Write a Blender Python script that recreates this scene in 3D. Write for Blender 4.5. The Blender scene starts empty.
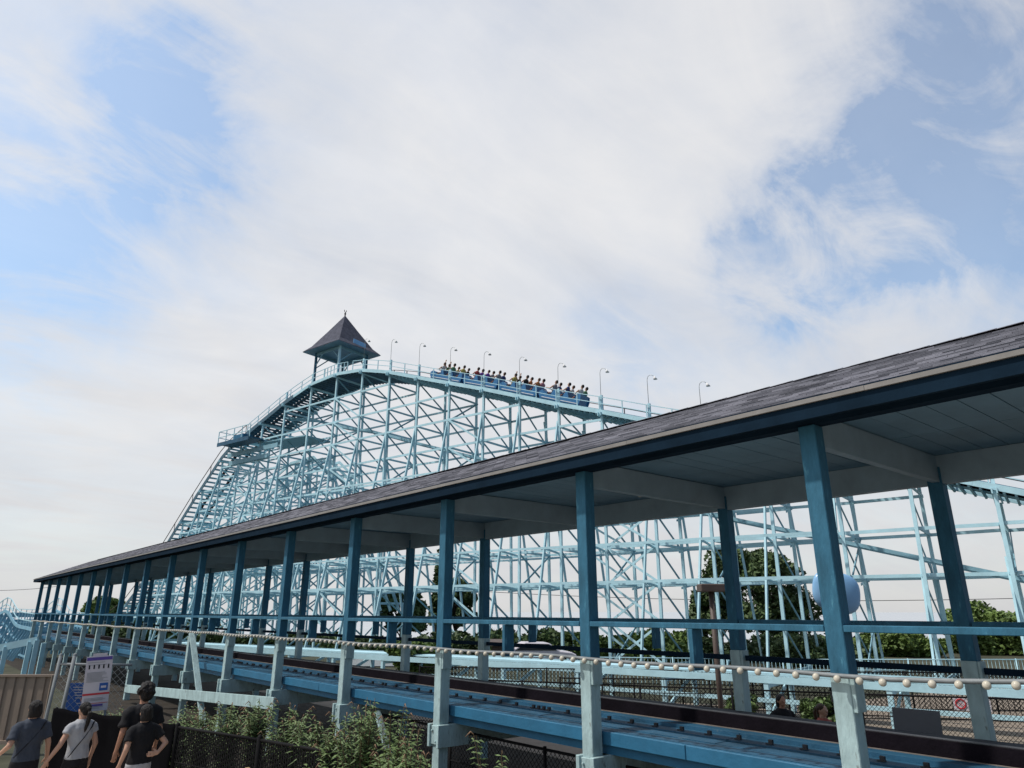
import bpy, bmesh, math, random
import numpy as np
from mathutils import Vector, Matrix, noise
random.seed(7); rng = np.random.default_rng(7)
R = math.radians
scn = bpy.context.scene
COL = scn.collection
# ---------------------------------------------------------------- camera
F = 690.0; EYE = 2.4
TH = math.atan((611-384)/F); YAW = math.atan((512+103)/(F/math.cos(TH)))
cd = bpy.data.cameras.new('camera'); cam = bpy.data.objects.new('camera', cd); COL.objects.link(cam)
cd.sensor_width = 36; cd.lens = F/1024*36; cd.clip_end = 4000; cd.clip_start = .05
cam.location = (0, 0, EYE); cam.rotation_euler = (R(90)+TH, 0, -YAW)
scn.camera = cam
hf = Vector((math.sin(YAW), math.cos(YAW), 0)); hr = Vector((math.cos(YAW), -math.sin(YAW), 0)); hu = Vector((0, 0, 1))
def ray(x, y):
    a = (x-512)/F; b = -(y-384)/F
    f = hf*math.cos(TH)+hu*math.sin(TH); up = -hf*math.sin(TH)+hu*math.cos(TH)
    return f+a*hr+b*up
def at(x, y, fwd):
    d = ray(x, y); return Vector((0, 0, EYE))+d*(fwd/d.dot(hf))
def G_(px, py, z):
    d = ray(px, py); return Vector((0, 0, EYE))+d*((z-EYE)/d.z)
# ---------------------------------------------------------------- light
SUN_EL = R(57); SUN_AZ = R(-62)          # azimuth from +Y towards +X
sv = Vector((math.sin(SUN_AZ)*math.cos(SUN_EL), math.cos(SUN_AZ)*math.cos(SUN_EL), math.sin(SUN_EL)))
sd = bpy.data.lights.new('sun', 'SUN'); so = bpy.data.objects.new('sun', sd); COL.objects.link(so)
sd.energy = 3.0; sd.angle = R(2.0); sd.color = (1, .95, .88)
so.rotation_euler = sv.to_track_quat('Z', 'Y').to_euler()
scn.view_settings.view_transform = 'Standard'; scn.view_settings.look = 'None'
scn.view_settings.exposure = 0.2; scn.view_settings.gamma = 1
world = bpy.data.worlds.new('World'); scn.world = world; world.use_nodes = True
wn = world.node_tree; wn.nodes.clear()
def WN(t, **k):
    n = wn.nodes.new(t)
    for a, b in k.items(): setattr(n, a, b)
    return n
def WL(a, b): wn.links.new(a, b)
def wmath(op, a, b=None, clamp=False):
    n = WN('ShaderNodeMath', operation=op); n.use_clamp = clamp
    for i, v in enumerate((a, b)):
        if v is None: continue
        if isinstance(v, (int, float)): n.inputs[i].default_value = v
        else: WL(v, n.inputs[i])
    return n.outputs[0]
out = WN('ShaderNodeOutputWorld'); bg = WN('ShaderNodeBackground'); bg.inputs[1].default_value = .1
WL(bg.outputs[0], out.inputs[0])
sky = WN('ShaderNodeTexSky', sky_type='NISHITA', sun_disc=False, sun_elevation=SUN_EL, sun_rotation=SUN_AZ)
sky.air_density = 1.0; sky.dust_density = 1.5; sky.ozone_density = 1.6
tc = WN('ShaderNodeTexCoord'); sx = WN('ShaderNodeSeparateXYZ'); WL(tc.outputs['Generated'], sx.inputs[0])
zc = wmath('ADD', wmath('MAXIMUM', sx.outputs[2], 0.0), .22)
cx = WN('ShaderNodeCombineXYZ'); WL(wmath('DIVIDE', sx.outputs[0], zc), cx.inputs[0]); WL(wmath('DIVIDE', sx.outputs[1], zc), cx.inputs[1])
def wnoise(scale, detail, rough, vec, dist=0.0, off=(0, 0, 0), stretch=(1, 1, 1)):
    mp = WN('ShaderNodeMapping'); mp.inputs['Location'].default_value = off; mp.inputs['Scale'].default_value = stretch
    WL(vec, mp.inputs[0])
    n = WN('ShaderNodeTexNoise'); n.inputs['Scale'].default_value = scale; n.inputs['Detail'].default_value = detail
    n.inputs['Roughness'].default_value = rough; n.inputs['Distortion'].default_value = dist; WL(mp.outputs[0], n.inputs['Vector'])
    return n
n1 = wnoise(1.6, 8, .55, cx.outputs[0], .4, (3.1, 1.2, 0)).outputs[0]
n2 = wnoise(.9, 5, .5, cx.outputs[0], .2, (7.7, 4.1, 0)).outputs[0]
nd = wnoise(2.6, 9, .62, tc.outputs['Generated'], .3, (1.3, 5.1, 2.2))
# warped direction for the breaks of blue sky
vs = WN('ShaderNodeVectorMath', operation='SUBTRACT'); WL(nd.outputs['Color'], vs.inputs[0]); vs.inputs[1].default_value = (.5, .5, .5)
vm = WN('ShaderNodeVectorMath', operation='SCALE'); WL(vs.outputs[0], vm.inputs[0]); vm.inputs['Scale'].default_value = .5
va = WN('ShaderNodeVectorMath', operation='ADD'); WL(tc.outputs['Generated'], va.inputs[0]); WL(vm.outputs[0], va.inputs[1])
tot = None
BLUE = [(128, 85, .075, .6), (160, 120, .08, .75), (188, 165, .055, .5), (150, 215, .12, .42), (60, 265, .12, .32), (125, 305, .10, .22), 
        (775, 205, .05, .7), (820, 195, .06, 1.0), (870, 182, .07, 1.1), (920, 170, .07, 1.1), (970, 160, .07, 1.0), (1020, 145, .08, 1.0), (850, 222, .07, .6), (800, 245, .07, .5), (740, 228, .05, .3),
        (900, 60, .10, .6), (860, 105, .06, .5), (985, 5, .10, .7), (1040, 60, .05, .3), (930, 105, .05, .6), (780, 285, .08, .3), (600, 345, .06, .3), (660, 355, .09, .3), (1050, 262, .06, .35), (-200, 150, .25, .7), (1400, 80, .25, .7), (400, -400, .3, .8)]
for (x, y, r, w) in BLUE:
    d = ray(x, y).normalized()
    dn = WN('ShaderNodeVectorMath', operation='DISTANCE'); WL(va.outputs[0], dn.inputs[0]); dn.inputs[1].default_value = d
    q = wmath('DIVIDE', dn.outputs['Value'], r); q = wmath('MULTIPLY', q, q); q = wmath('MULTIPLY', q, -1.0)
    g = wmath('MULTIPLY', wmath('EXPONENT', q), w)
    tot = g if tot is None else wmath('ADD', tot, g)
n3 = wnoise(2.3, 9, .62, cx.outputs[0], .8, (1.1, 8.2, 0), (1, 2.2, 1)).outputs[0]
tot = wmath('MULTIPLY', tot, 1.0, clamp=True)
n4 = wnoise(1.5, 10, .60, cx.outputs[0], .5, (4.4, 2.7, 0), (1.0, 2.6, 1)).outputs[0]
rg = WN('ShaderNodeMapRange', interpolation_type='SMOOTHSTEP'); WL(wmath('ADD', wmath('MULTIPLY', n3, .5), wmath('MULTIPLY', n4, .5)), rg.inputs[0]); rg.inputs[1].default_value = .34; rg.inputs[2].default_value = .60
soft = wmath('ADD', wmath('MULTIPLY', rg.outputs[0], 1.0), .16)
gap = wmath('MULTIPLY', tot, soft, clamp=True)
thin = wmath('MULTIPLY', wmath('MULTIPLY', rg.outputs[0], .28), n2)
gapf = wmath('MULTIPLY', wmath('ADD', gap, thin, clamp=True), .74)
back = None  # blue sky added out of view behind the camera, darkens the -Y faces
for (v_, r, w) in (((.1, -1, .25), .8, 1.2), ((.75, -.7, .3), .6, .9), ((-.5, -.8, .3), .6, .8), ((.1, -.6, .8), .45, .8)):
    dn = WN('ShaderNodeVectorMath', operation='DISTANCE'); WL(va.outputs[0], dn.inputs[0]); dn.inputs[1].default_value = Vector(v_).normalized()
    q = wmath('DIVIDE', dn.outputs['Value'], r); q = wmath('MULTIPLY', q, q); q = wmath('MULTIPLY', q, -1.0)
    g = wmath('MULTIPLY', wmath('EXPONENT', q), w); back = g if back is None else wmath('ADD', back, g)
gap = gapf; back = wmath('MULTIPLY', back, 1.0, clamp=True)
# cloud brightness
cr = WN('ShaderNodeMapRange'); WL(wmath('ADD', wmath('MULTIPLY', n1, .5), wmath('MULTIPLY', n4, .5)), cr.inputs[0])
cr.inputs[1].default_value = .34; cr.inputs[2].default_value = .62
cc = WN('ShaderNodeMix', data_type='RGBA'); WL(cr.outputs[0], cc.inputs[0])
cc.inputs[6].default_value = (5.85, 6.1, 6.6, 1); cc.inputs[7].default_value = (7.95, 7.8, 7.65, 1)
hz = WN('ShaderNodeMapRange'); WL(sx.outputs[2], hz.inputs[0]); hz.inputs[1].default_value = .42; hz.inputs[2].default_value = -.02
ch = WN('ShaderNodeMix', data_type='RGBA'); WL(wmath('MULTIPLY', hz.outputs[0], .8), ch.inputs[0]); WL(cc.outputs[2], ch.inputs[6]); ch.inputs[7].default_value = (5.9, 5.85, 5.9, 1)
tint = WN('ShaderNodeMix', data_type='RGBA', blend_type='MULTIPLY'); tint.inputs[0].default_value = 1; WL(sky.outputs[0], tint.inputs[6]); tint.inputs[7].default_value = (1.5, 1.8, 1.85, 1)
fin = WN('ShaderNodeMix', data_type='RGBA'); WL(gap, fin.inputs[0]); WL(ch.outputs[2], fin.inputs[6]); WL(tint.outputs[2], fin.inputs[7])
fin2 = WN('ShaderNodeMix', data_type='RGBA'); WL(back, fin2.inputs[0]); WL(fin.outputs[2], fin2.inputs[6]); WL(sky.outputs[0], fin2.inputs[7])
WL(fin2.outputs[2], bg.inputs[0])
# ---------------------------------------------------------------- materials
def mat(name, col, rough=.7, var=.12, scale=3.0, bump=.15, bscale=30, metal=0, col2=None, spots=None, stretch=None, spec=.3):
    m = bpy.data.materials.new(name); m.use_nodes = True; nt = m.node_tree; N = nt.nodes; L = nt.links
    b = N['Principled BSDF']; b.inputs['Roughness'].default_value = rough; b.inputs['Metallic'].default_value = metal
    b.inputs['Specular IOR Level'].default_value = spec
    t = N.new('ShaderNodeTexCoord'); mp = N.new('ShaderNodeMapping'); L.new(t.outputs['Object'], mp.inputs[0])
    if stretch: mp.inputs['Scale'].default_value = stretch
    n = N.new('ShaderNodeTexNoise'); n.inputs['Scale'].default_value = scale; n.inputs['Detail'].default_value = 6; n.inputs['Roughness'].default_value = .65
    L.new(mp.outputs[0], n.inputs['Vector'])
    mr = N.new('ShaderNodeMapRange'); mr.inputs[1].default_value = .3; mr.inputs[2].default_value = .7; L.new(n.outputs[0], mr.inputs[0])
    mx = N.new('ShaderNodeMix'); mx.data_type = 'RGBA'; L.new(mr.outputs[0], mx.inputs[0])
    c2 = col2 or tuple(c*(1+var) for c in col)
    mx.inputs[6].default_value = tuple(c*(1-var) for c in col)+(1,); mx.inputs[7].default_value = tuple(c2)+(1,)
    last = mx.outputs[2]
    if spots:
        n3 = N.new('ShaderNodeTexNoise'); n3.inputs['Scale'].default_value = spots[1]; n3.inputs['Detail'].default_value = 8; n3.inputs['Roughness'].default_value = .7; L.new(mp.outputs[0], n3.inputs['Vector'])
        m3 = N.new('ShaderNodeMapRange'); m3.inputs[1].default_value = spots[2]; m3.inputs[2].default_value = spots[2]+.08; L.new(n3.outputs[0], m3.inputs[0])
        x3 = N.new('ShaderNodeMix'); x3.data_type = 'RGBA'; L.new(m3.outputs[0], x3.inputs[0]); L.new(last, x3.inputs[6]); x3.inputs[7].default_value = tuple(spots[0])+(1,)
        last = x3.outputs[2]
    L.new(last, b.inputs['Base Color'])
    if bump:
        n2_ = N.new('ShaderNodeTexNoise'); n2_.inputs['Scale'].default_value = bscale; n2_.inputs['Detail'].default_value = 4; L.new(mp.outputs[0], n2_.inputs['Vector'])
        bp = N.new('ShaderNodeBump'); bp.inputs['Strength'].default_value = bump; bp.inputs['Distance'].default_value = .02; L.new(n2_.outputs[0], bp.inputs['Height']); L.new(bp.outputs[0], b.inputs['Normal'])
    return m
M = {}
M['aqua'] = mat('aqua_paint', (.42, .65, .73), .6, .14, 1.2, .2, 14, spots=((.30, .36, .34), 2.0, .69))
M['aquadark'] = mat('aqua_paint_shaded', (.22, .40, .48), .65, .2, 2.0, .2, 14)  # darker copy of aqua: shade on the diagonals put into the colour
M['pale'] = mat('pale_paint', (.36, .49, .50), .65, .24, 5, .5, 30, spots=((.13, .13, .11), 8, .60), stretch=(1, 1, .35))
M['blue'] = mat('blue_post_paint', (.03, .125, .20), .75, .3, 5, .5, 30, spots=((.08, .24, .33), 10, .60), stretch=(1, 1, .3))
M['beamblue'] = mat('bright_blue_paint', (.028, .14, .25), .5, .15, 3, .2, 20, spots=((.04, .12, .2), 6, .66))
M['deckblue'] = mat('blue_deck_paint', (.022, .09, .16), .5, .35, 2.2, .3, 20, spots=((.09, .15, .19), 5, .6))
M['pavroof'] = mat('dark_slate_shingles', (.05, .055, .08), .9, .3, 3, .5, 12, col2=(.09, .095, .13))
M['dropside'] = mat('slate_blue_paint', (.07, .14, .19), .7, .2, 3, .2, 15)
M['edge'] = mat('weathered_edge_board', (.17, .15, .135), .8, .3, 5, .3, 25)
M['aqua2'] = mat('mid_blue_paint', (.20, .40, .52), .6, .15, 2, .2, 14)
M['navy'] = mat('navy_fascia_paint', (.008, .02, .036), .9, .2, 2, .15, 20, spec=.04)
M['black'] = mat('black_tarred_wood', (.009, .007, .010), .9, .3, 3, .4, 25, spec=.05, spots=((.03, .025, .022), 5, .70))
M['darktie'] = mat('dark_track_wood', (.03, .035, .045), .8, .3, 3, .3, 20)
M['ceil'] = mat('grey_blue_ceiling_paint', (.16, .28, .37), .7, .15, 1.2, .1, 20)
M['crossb'] = mat('grey_blue_beam_paint', (.27, .36, .42), .7, .12, 2.5, .2, 20)
M['drip'] = mat('aluminium_drip_edge', (.22, .21, .20), .5, .12, 4, .1, 20)
M['cream'] = mat('cream_bulb_glass', (.56, .52, .43), .2, .15, 20, 0)
M['pipe'] = mat('grey_conduit', (.2, .22, .23), .5, .2, 8, .1, 20)
M['steel'] = mat('galvanised_steel', (.36, .38, .38), .45, .15, 6, .1, 20, metal=.5)
M['darksteel'] = mat('dark_steel', (.04, .04, .045), .5, .2, 6, .1, 20)
M['brown'] = mat('bronze_paint', (.10, .075, .065), .5, .1, 6, .05, 20)
M['bark'] = mat('bark', (.10, .075, .055), .9, .3, 6, .6, 20)
M['leafd'] = mat('leaf_dark', (.055, .09, .038), .6, .5, .5, 0, col2=(.12, .18, .065))
M['leafm'] = mat('leaf_mid', (.09, .15, .035), .6, .4, .5, 0, col2=(.17, .25, .065))
M['leafs'] = mat('leaf_shrub', (.06, .11, .035), .55, .5, 6, 0, col2=(.16, .24, .08), spots=((.23, .17, .09), 9, .66))
M['stem'] = mat('shrub_stem', (.14, .10, .06), .8, .3, 8, 0)
M['flower'] = mat('dry_flower_head', (.22, .14, .09), .9, .4, 20, 0)
M['tan'] = mat('tan_panel', (.27, .21, .165), .6, .08, 1.5, .1, 20)
M['fblack'] = mat('black_fence_paint', (.008, .008, .009), .7, .2, 6, .1, 20, spec=.12)
M['screen'] = mat('black_windscreen_cloth', (.006, .006, .007), 1, .25, 2, .3, 60, spec=.0)
M['soil'] = mat('dark_mulch', (.030, .024, .018), .95, .4, 3, .6, 12)
M['midway'] = mat('beige_midway_paving', (.24, .20, .16), .9, .2, 1.2, .3, 8)
M['wood'] = mat('raw_timber', (.42, .27, .13), .7, .2, 6, .2, 20, stretch=(6, 6, 1))
M['concrete'] = mat('concrete_path', (.42, .37, .31), .85, .1, .8, .2, 8)
M['dirt'] = mat('grass_ground', (.04, .05, .028), .95, .35, .35, .4, 3, col2=(.08, .078, .05))
M['asphalt'] = mat('asphalt', (.07, .07, .07), .9, .2, 1, .3, 8)
M['shellblue'] = mat('light_blue_fibreglass', (.24, .46, .72), .25, .08, 2, 0)
M['white'] = mat('white_paint', (.75, .75, .74), .5, .05, 3, .05, 20)
M['offwhite'] = mat('sign_white', (.55, .52, .56), .5, .05, 3, 0)
M['purple'] = mat('sign_purple', (.10, .07, .30), .5, .05, 3, 0)
M['red'] = mat('sign_red', (.5, .04, .05), .5, .05, 3, 0)
M['signblue'] = mat('sign_blue', (.03, .10, .34), .5, .05, 3, 0)
M['grey'] = mat('grey_sheet', (.15, .155, .17), .6, .08, 2, .05, 20)
M['greywall'] = mat('grey_siding', (.20, .22, .23), .7, .1, 2, .1, 20)
M['glass'] = mat('dark_window', (.02, .025, .03), .1, .1, 3, 0, spec=.6)
M['trainblue'] = mat('train_blue_paint', (.03, .16, .34), .3, .1, 3, 0, spec=.5)
M['orange'] = mat('orange_trim', (.6, .2, .06), .5, .1, 3, 0)
M['skin'] = mat('skin', (.46, .27, .19), .5, .1, 8, 0)
M['skin2'] = mat('skin_tan', (.40, .21, .14), .5, .1, 8, 0)
M['hair'] = mat('black_hair', (.009, .007, .007), .5, .6, 25, 1.0, 90, stretch=(1, 1, .15))
M['hair2'] = mat('brown_hair', (.05, .025, .014), .5, .5, 25, .6, 60)
M['navytee'] = mat('slate_navy_cotton', (.045, .055, .075), .9, .15, 6, .3, 12)
M['greytee'] = mat('heather_grey_cotton', (.34, .35, .37), .9, .08, 8, .3, 12)
M['blacktee'] = mat('black_cotton', (.010, .010, .012), .9, .2, 6, .3, 12)
M['blackcloth'] = mat('black_trousers', (.012, .012, .015), .85, .2, 6, .3, 12)
M['greycloth'] = mat('light_grey_trousers', (.36, .36, .38), .85, .08, 6, .3, 12)
M['redtee'] = mat('dusty_red_cotton', (.32, .09, .07), .9, .1, 6, .2, 12)
SH = {}
for k, c in dict(white=(.45, .45, .45), black=(.02, .02, .02), red=(.28, .05, .05), navy=(.03, .05, .15), yellow=(.4, .34, .1), pink=(.35, .17, .2), grey=(.2, .2, .22), green=(.07, .18, .10), orange=(.36, .15, .06), purple=(.15, .06, .3)).items():
    SH[k] = mat('shirt_'+k, c, .9, .08, 5, 0)
M['lake'] = mat('lake_water', (.40, .43, .46), .25, .1, .05, .6, .8, spec=.9)
# shingles
def shingle_mat():
    m = bpy.data.materials.new('purple_grey_shingles'); m.use_nodes = True; nt = m.node_tree; N = nt.nodes; L = nt.links
    b = N['Principled BSDF']; b.inputs['Roughness'].default_value = .9; b.inputs['Specular IOR Level'].default_value = .2
    t = N.new('ShaderNodeTexCoord'); s = N.new('ShaderNodeSeparateXYZ'); c = N.new('ShaderNodeCombineXYZ'); L.new(t.outputs['Object'], s.inputs[0])
    L.new(s.outputs[1], c.inputs[0])
    k = N.new('ShaderNodeMath'); k.operation = 'MULTIPLY'; k.inputs[1].default_value = 1/math.cos(math.atan(.44)); L.new(s.outputs[0], k.inputs[0]); L.new(k.outputs[0], c.inputs[1])
    br = N.new('ShaderNodeTexBrick'); L.new(c.outputs[0], br.inputs['Vector'])
    br.inputs['Scale'].default_value = 1; br.inputs['Brick Width'].default_value = .3; br.inputs['Row Height'].default_value = .14; br.inputs['Mortar Size'].default_value = .004; br.inputs['Bias'].default_value = 0
    br.inputs['Color1'].default_value = (.055, .058, .072, 1); br.inputs['Color2'].default_value = (.22, .22, .255, 1); br.inputs['Mortar'].default_value = (.04, .035, .045, 1)
    n = N.new('ShaderNodeTexNoise'); n.inputs['Scale'].default_value = 1.1; n.inputs['Detail'].default_value = 9; n.inputs['Roughness'].default_value = .75; L.new(t.outputs['Object'], n.inputs['Vector'])
    mr = N.new('ShaderNodeMapRange'); mr.inputs[1].default_value = .3; mr.inputs[2].default_value = .7; mr.inputs[3].default_value = .7; mr.inputs[4].default_value = 1.25; L.new(n.outputs[0], mr.inputs[0])
    mx = N.new('ShaderNodeMix'); mx.data_type = 'RGBA'; mx.blend_type = 'MULTIPLY'; mx.inputs[0].default_value = 1; L.new(br.outputs[0], mx.inputs[6]); L.new(mr.outputs[0], mx.inputs[7])
    L.new(mx.outputs[2], b.inputs['Base Color'])
    g = N.new('ShaderNodeTexNoise'); g.inputs['Scale'].default_value = 90; L.new(t.outputs['Object'], g.inputs['Vector'])
    bp = N.new('ShaderNodeBump'); bp.inputs['Strength'].default_value = .5; bp.inputs['Distance'].default_value = .01; L.new(g.outputs[0], bp.inputs['Height']); L.new(bp.outputs[0], b.inputs['Normal'])
    return m
M['shingle'] = shingle_mat()
# ---------------------------------------------------------------- mesh helpers
ORG = {}
class MB:
    def __init__(s): s.v = []; s.f = []
    def add(s, vs, fs):
        o = len(s.v); s.v += [tuple(v) for v in vs]; s.f += [tuple(i+o for i in f) for f in fs]; return s
    def box(s, x0, x1, y0, y1, z0, z1):
        vs = [(x, y, z) for z in (z0, z1) for y in (y0, y1) for x in (x0, x1)]
        return s.add(vs, [(0, 2, 3, 1), (4, 5, 7, 6), (0, 1, 5, 4), (2, 6, 7, 3), (0, 4, 6, 2), (1, 3, 7, 5)])
    def beam(s, p, q, w, h, up=(0, 0, 1)):
        p = Vector(p); q = Vector(q); d = (q-p).normalized(); up = Vector(up)
        sd_ = d.cross(up)
        if sd_.length < 1e-4: sd_ = d.cross(Vector((1, 0, 0)))
        sd_.normalize(); u = sd_.cross(d).normalized(); a = sd_*w/2; b = u*h/2
        vs = [p-a-b, p+a-b, p+a+b, p-a+b, q-a-b, q+a-b, q+a+b, q-a+b]
        return s.add(vs, [(0, 3, 2, 1), (4, 5, 6, 7), (0, 1, 5, 4), (1, 2, 6, 5), (2, 3, 7, 6), (3, 0, 4, 7)])
    def tube(s, pts, r, n=8, cap=True):
        pts = [Vector(p) for p in pts]; rs = r if isinstance(r, (list, tuple)) else [r]*len(pts); rings = []; ref = Vector((0.13, .37, 1))
        for i, p in enumerate(pts):
            d = (pts[min(i+1, len(pts)-1)]-pts[max(i-1, 0)]).normalized()
            a = d.cross(ref)
            if a.length < .05: a = d.cross(Vector((1, 0, 0)))
            a.normalize(); b = d.cross(a)
            rings.append([p+(a*math.cos(t)+b*math.sin(t))*rs[i] for t in [2*math.pi*k/n for k in range(n)]])
        vs = [v for r_ in rings for v in r_]; fs = []
        for i in range(len(pts)-1):
            for k in range(n): fs.append((i*n+k, i*n+(k+1) % n, (i+1)*n+(k+1) % n, (i+1)*n+k))
        if cap: fs += [tuple(range(n-1, -1, -1)), tuple((len(pts)-1)*n+k for k in range(n))]
        return s.add(vs, fs)
    def loft(s, rings, n=16, cap=True):     # rings: (center, rx, ry) horizontal ellipses, optional tilt
        vs = []; fs = []
        for c, rx, ry in rings:
            vs += [(c[0]+rx*math.cos(2*math.pi*k/n), c[1]+ry*math.sin(2*math.pi*k/n), c[2]) for k in range(n)]
        for i in range(len(rings)-1):
            for k in range(n): fs.append((i*n+k, i*n+(k+1) % n, (i+1)*n+(k+1) % n, (i+1)*n+k))
        if cap: fs += [tuple(range(n-1, -1, -1)), tuple((len(rings)-1)*n+k for k in range(n))]
        return s.add(vs, fs)
    def ell(s, c, r, n=14, m=9):
        rings = []
        for i in range(m+1):
            t = -math.pi/2+math.pi*i/m; k = max(math.cos(t), .02)
            rings.append(((c[0], c[1], c[2]+r[2]*math.sin(t)), r[0]*k, r[1]*k))
        return s.loft(rings, n)
    def poly(s, pts, d):                    # extrude polygon pts by vector d
        n = len(pts); d = Vector(d); a = [Vector(p) for p in pts]; b = [p+d for p in a]
        return s.add(a+b, [tuple(range(n-1, -1, -1)), tuple(range(n, 2*n))]+[(i, (i+1) % n, n+(i+1) % n, n+i) for i in range(n)])
    def build(s, name, m, parent=None, smooth=False, loc=None):
        me = bpy.data.meshes.new(name); o = bpy.data.objects.new(name, me); COL.objects.link(o)
        org = Vector(loc) if loc is not None else (ORG.get(parent.name, Vector()) if parent else Vector())
        v = [tuple(Vector(p)-org) for p in s.v] if org.length > 0 else s.v
        me.from_pydata(v, [], s.f); me.update()
        me.materials.append(m)
        if smooth: me.polygons.foreach_set('use_smooth', [True]*len(me.polygons))
        if parent:
            o.parent = parent
            po = ORG.get(parent.name, Vector()); o.location = org-po
        else: o.location = org
        ORG[o.name] = org.copy()
        return o
def tag(o, label=None, cat=None, group=None, kind=None):
    if label: o['label'] = label
    if cat: o['category'] = cat
    if group: o['group'] = group
    if kind: o['kind'] = kind
    return o
def thing(name, loc, label, cat, group=None):
    o = bpy.data.objects.new(name, None); COL.objects.link(o); o.location = loc; ORG[o.name] = Vector(loc)
    o.empty_display_size = .3
    return tag(o, label, cat, group)
def copy_tree(o, parent=None):
    c = o.copy(); COL.objects.link(c); c.parent = parent; ORG[c.name] = ORG.get(o.name, Vector()).copy()
    for ch in list(o.children): copy_tree(ch, c)
    return c
def bevel(o, w=.01):
    m = o.modifiers.new('bevel', 'BEVEL'); m.width = w; m.segments = 1; m.limit_method = 'ANGLE'; return o
GZ = -.8     # level of the ground around the coaster
# ---------------------------------------------------------------- ground
PZ = -.55    # level of the path
FENCE = [(1.3, 20.5), (2.76, 17.0), (3.88, 13.8), (4.55, 11.4), (5.36, 8.1), (5.8, 4.7), (6.1, -1.5), (6.3, -6)]
def fence_x(y):
    P = FENCE
    if y >= P[0][1]: return P[0][0]+(y-P[0][1])*-.35
    for a, b in zip(P, P[1:]):
        if b[1] <= y <= a[1]:
            t = (y-a[1])/(b[1]-a[1]); return a[0]+t*(b[0]-a[0])
    return P[-1][0]
def gheight(x, y):
    d = x-(fence_x(y)+.35); t = min(max(d/1.6, 0), 1); t = t*t*(3-2*t)
    if y > 18:
        k = min(max((y-18)/4, 0), 1); t = max(t, k*k*(3-2*k))
    fw = x*math.sin(YAW)+y*math.cos(YAW); k = min(max((fw-85)/45, 0), 1)
    return PZ+(GZ-PZ)*t-4.2*k*k*(3-2*k)
def ground():
    xs = [-1500, -500, -200, -80, -40, -20, -10, -6]+[i*.5 for i in range(-10, 30)]+[16, 20, 26, 35, 50, 80, 140, 300, 700, 2000]
    ys = [-1500, -400, -100, -40, -20]+[i*.5 for i in range(-30, 50)]+[27, 32, 40, 60, 90, 140, 300, 700, 2500]
    m = MB(); nx = len(xs)
    m.v = [(x, y, gheight(x, y)) for y in ys for x in xs]
    m.f = [(j*nx+i, j*nx+i+1, (j+1)*nx+i+1, (j+1)*nx+i) for j in range(len(ys)-1) for i in range(nx-1)]
    o = m.build('ground', M['dirt'], smooth=True); tag(o, kind='structure')
    m = MB(); v = []; yy = [-12+.5*i for i in range(150)]
    for y in yy: fx = fence_x(y)+2.05; v += [(max(fx, 6.0), y, GZ+.008), (12.15, y, GZ+.008)]
    m.v = v; m.f = [(2*i, 2*i+1, 2*i+3, 2*i+2) for i in range(len(yy)-1)]; tag(m.build('planting_bed', M['soil']), kind='structure')
    # concrete walkway following the fence
    m = MB(); v = []; yy = [-12+.5*i for i in range(60)]
    for y in yy:
        fx = fence_x(y)+.25; v += [(fx-14, y, PZ+.006), (fx-.0, y, PZ+.006)]
    m.v = v; m.f = [(2*i, 2*i+1, 2*i+3, 2*i+2) for i in range(len(yy)-1)]
    tag(m.build('path', M['concrete']), kind='structure')
    # midway behind the shelter
    m = MB(); a = [(12.2, -30), (60, -30), (60, 8), (24, 14), (12.2, 40)]
    m.v = [(x, y, GZ+.006) for x, y in a]; m.f = [(0, 1, 2, 3, 4)]
    tag(m.build('midway', M['midway']), kind='structure')
    m = MB(); m.v = [(-2500, -500, -3.6), (3500, -500, -3.6), (3500, 3500, -3.6), (-2500, 3500, -3.6)]; m.f = [(0, 1, 2, 3)]
    tag(m.build('lake_water', M['lake']), kind='structure')
ground()
# ---------------------------------------------------------------- station shelter
NX, FX = 7.3, 10.9; P0, DP = 3.52, 3.46; NP = 17
PY = [P0+DP*i for i in range(-3, NP)]
YA, YB = -9.5, PY[-1]+.5
sh = thing('covered_queue_shelter', (9.1, 25, GZ), 'long open-sided shelter with purple-grey shingle roof on blue and white posts', 'shelter')
# roof: stepped courses
EX, EZ, RX, RZ = 6.86, 4.50, 9.1, 5.49
def roof_side(sgn, name):
    m = MB(); n = 17; prof = []
    for i in range(n):
        a = i/n; b = (i+1)/n; x0 = EX+(RX-EX)*a; x1 = EX+(RX-EX)*b; z0 = EZ+(RZ-EZ)*a; z1 = EZ+(RZ-EZ)*b
        prof += [(x0, z0+.012), (x1, z1)]
    prof.append((RX, RZ+.012))
    segs = 60; vs = []
    for j in range(segs+1):
        t = j/segs
        for (x, z) in prof:
            h = (x-EX)/(RX-EX)*5.2                 # hip at far end
            y = YA+(YB+.5-h-YA)*t
            wob = .012*noise.noise(Vector((y*.5, x*1.5, 3)))+.018*noise.noise(Vector((y*.16, x*.3, 9)))
            X = x if sgn < 0 else 2*RX-x
            vs.append((X, y, z+wob))
    k = len(prof)
    fs = [(j*k+i, j*k+i+1, (j+1)*k+i+1, (j+1)*k+i) if sgn > 0 else (j*k+i, (j+1)*k+i, (j+1)*k+i+1, j*k+i+1) for j in range(segs) for i in range(k-1)]
    m.v = vs; m.f = fs
    return m.build(name, M['shingle'], sh)
roofA = roof_side(-1, 'roof_slope'); roofB = roof_side(1, 'roof_slope')
m = MB(); yh = YB+.5
m.add([(EX, yh, EZ+.01), (2*RX-EX, yh, EZ+.01), (RX, yh-5.2, RZ+.012)], [(0, 1, 2)]); m.build('roof_slope', M['shingle'], sh)
m = MB()
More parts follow.
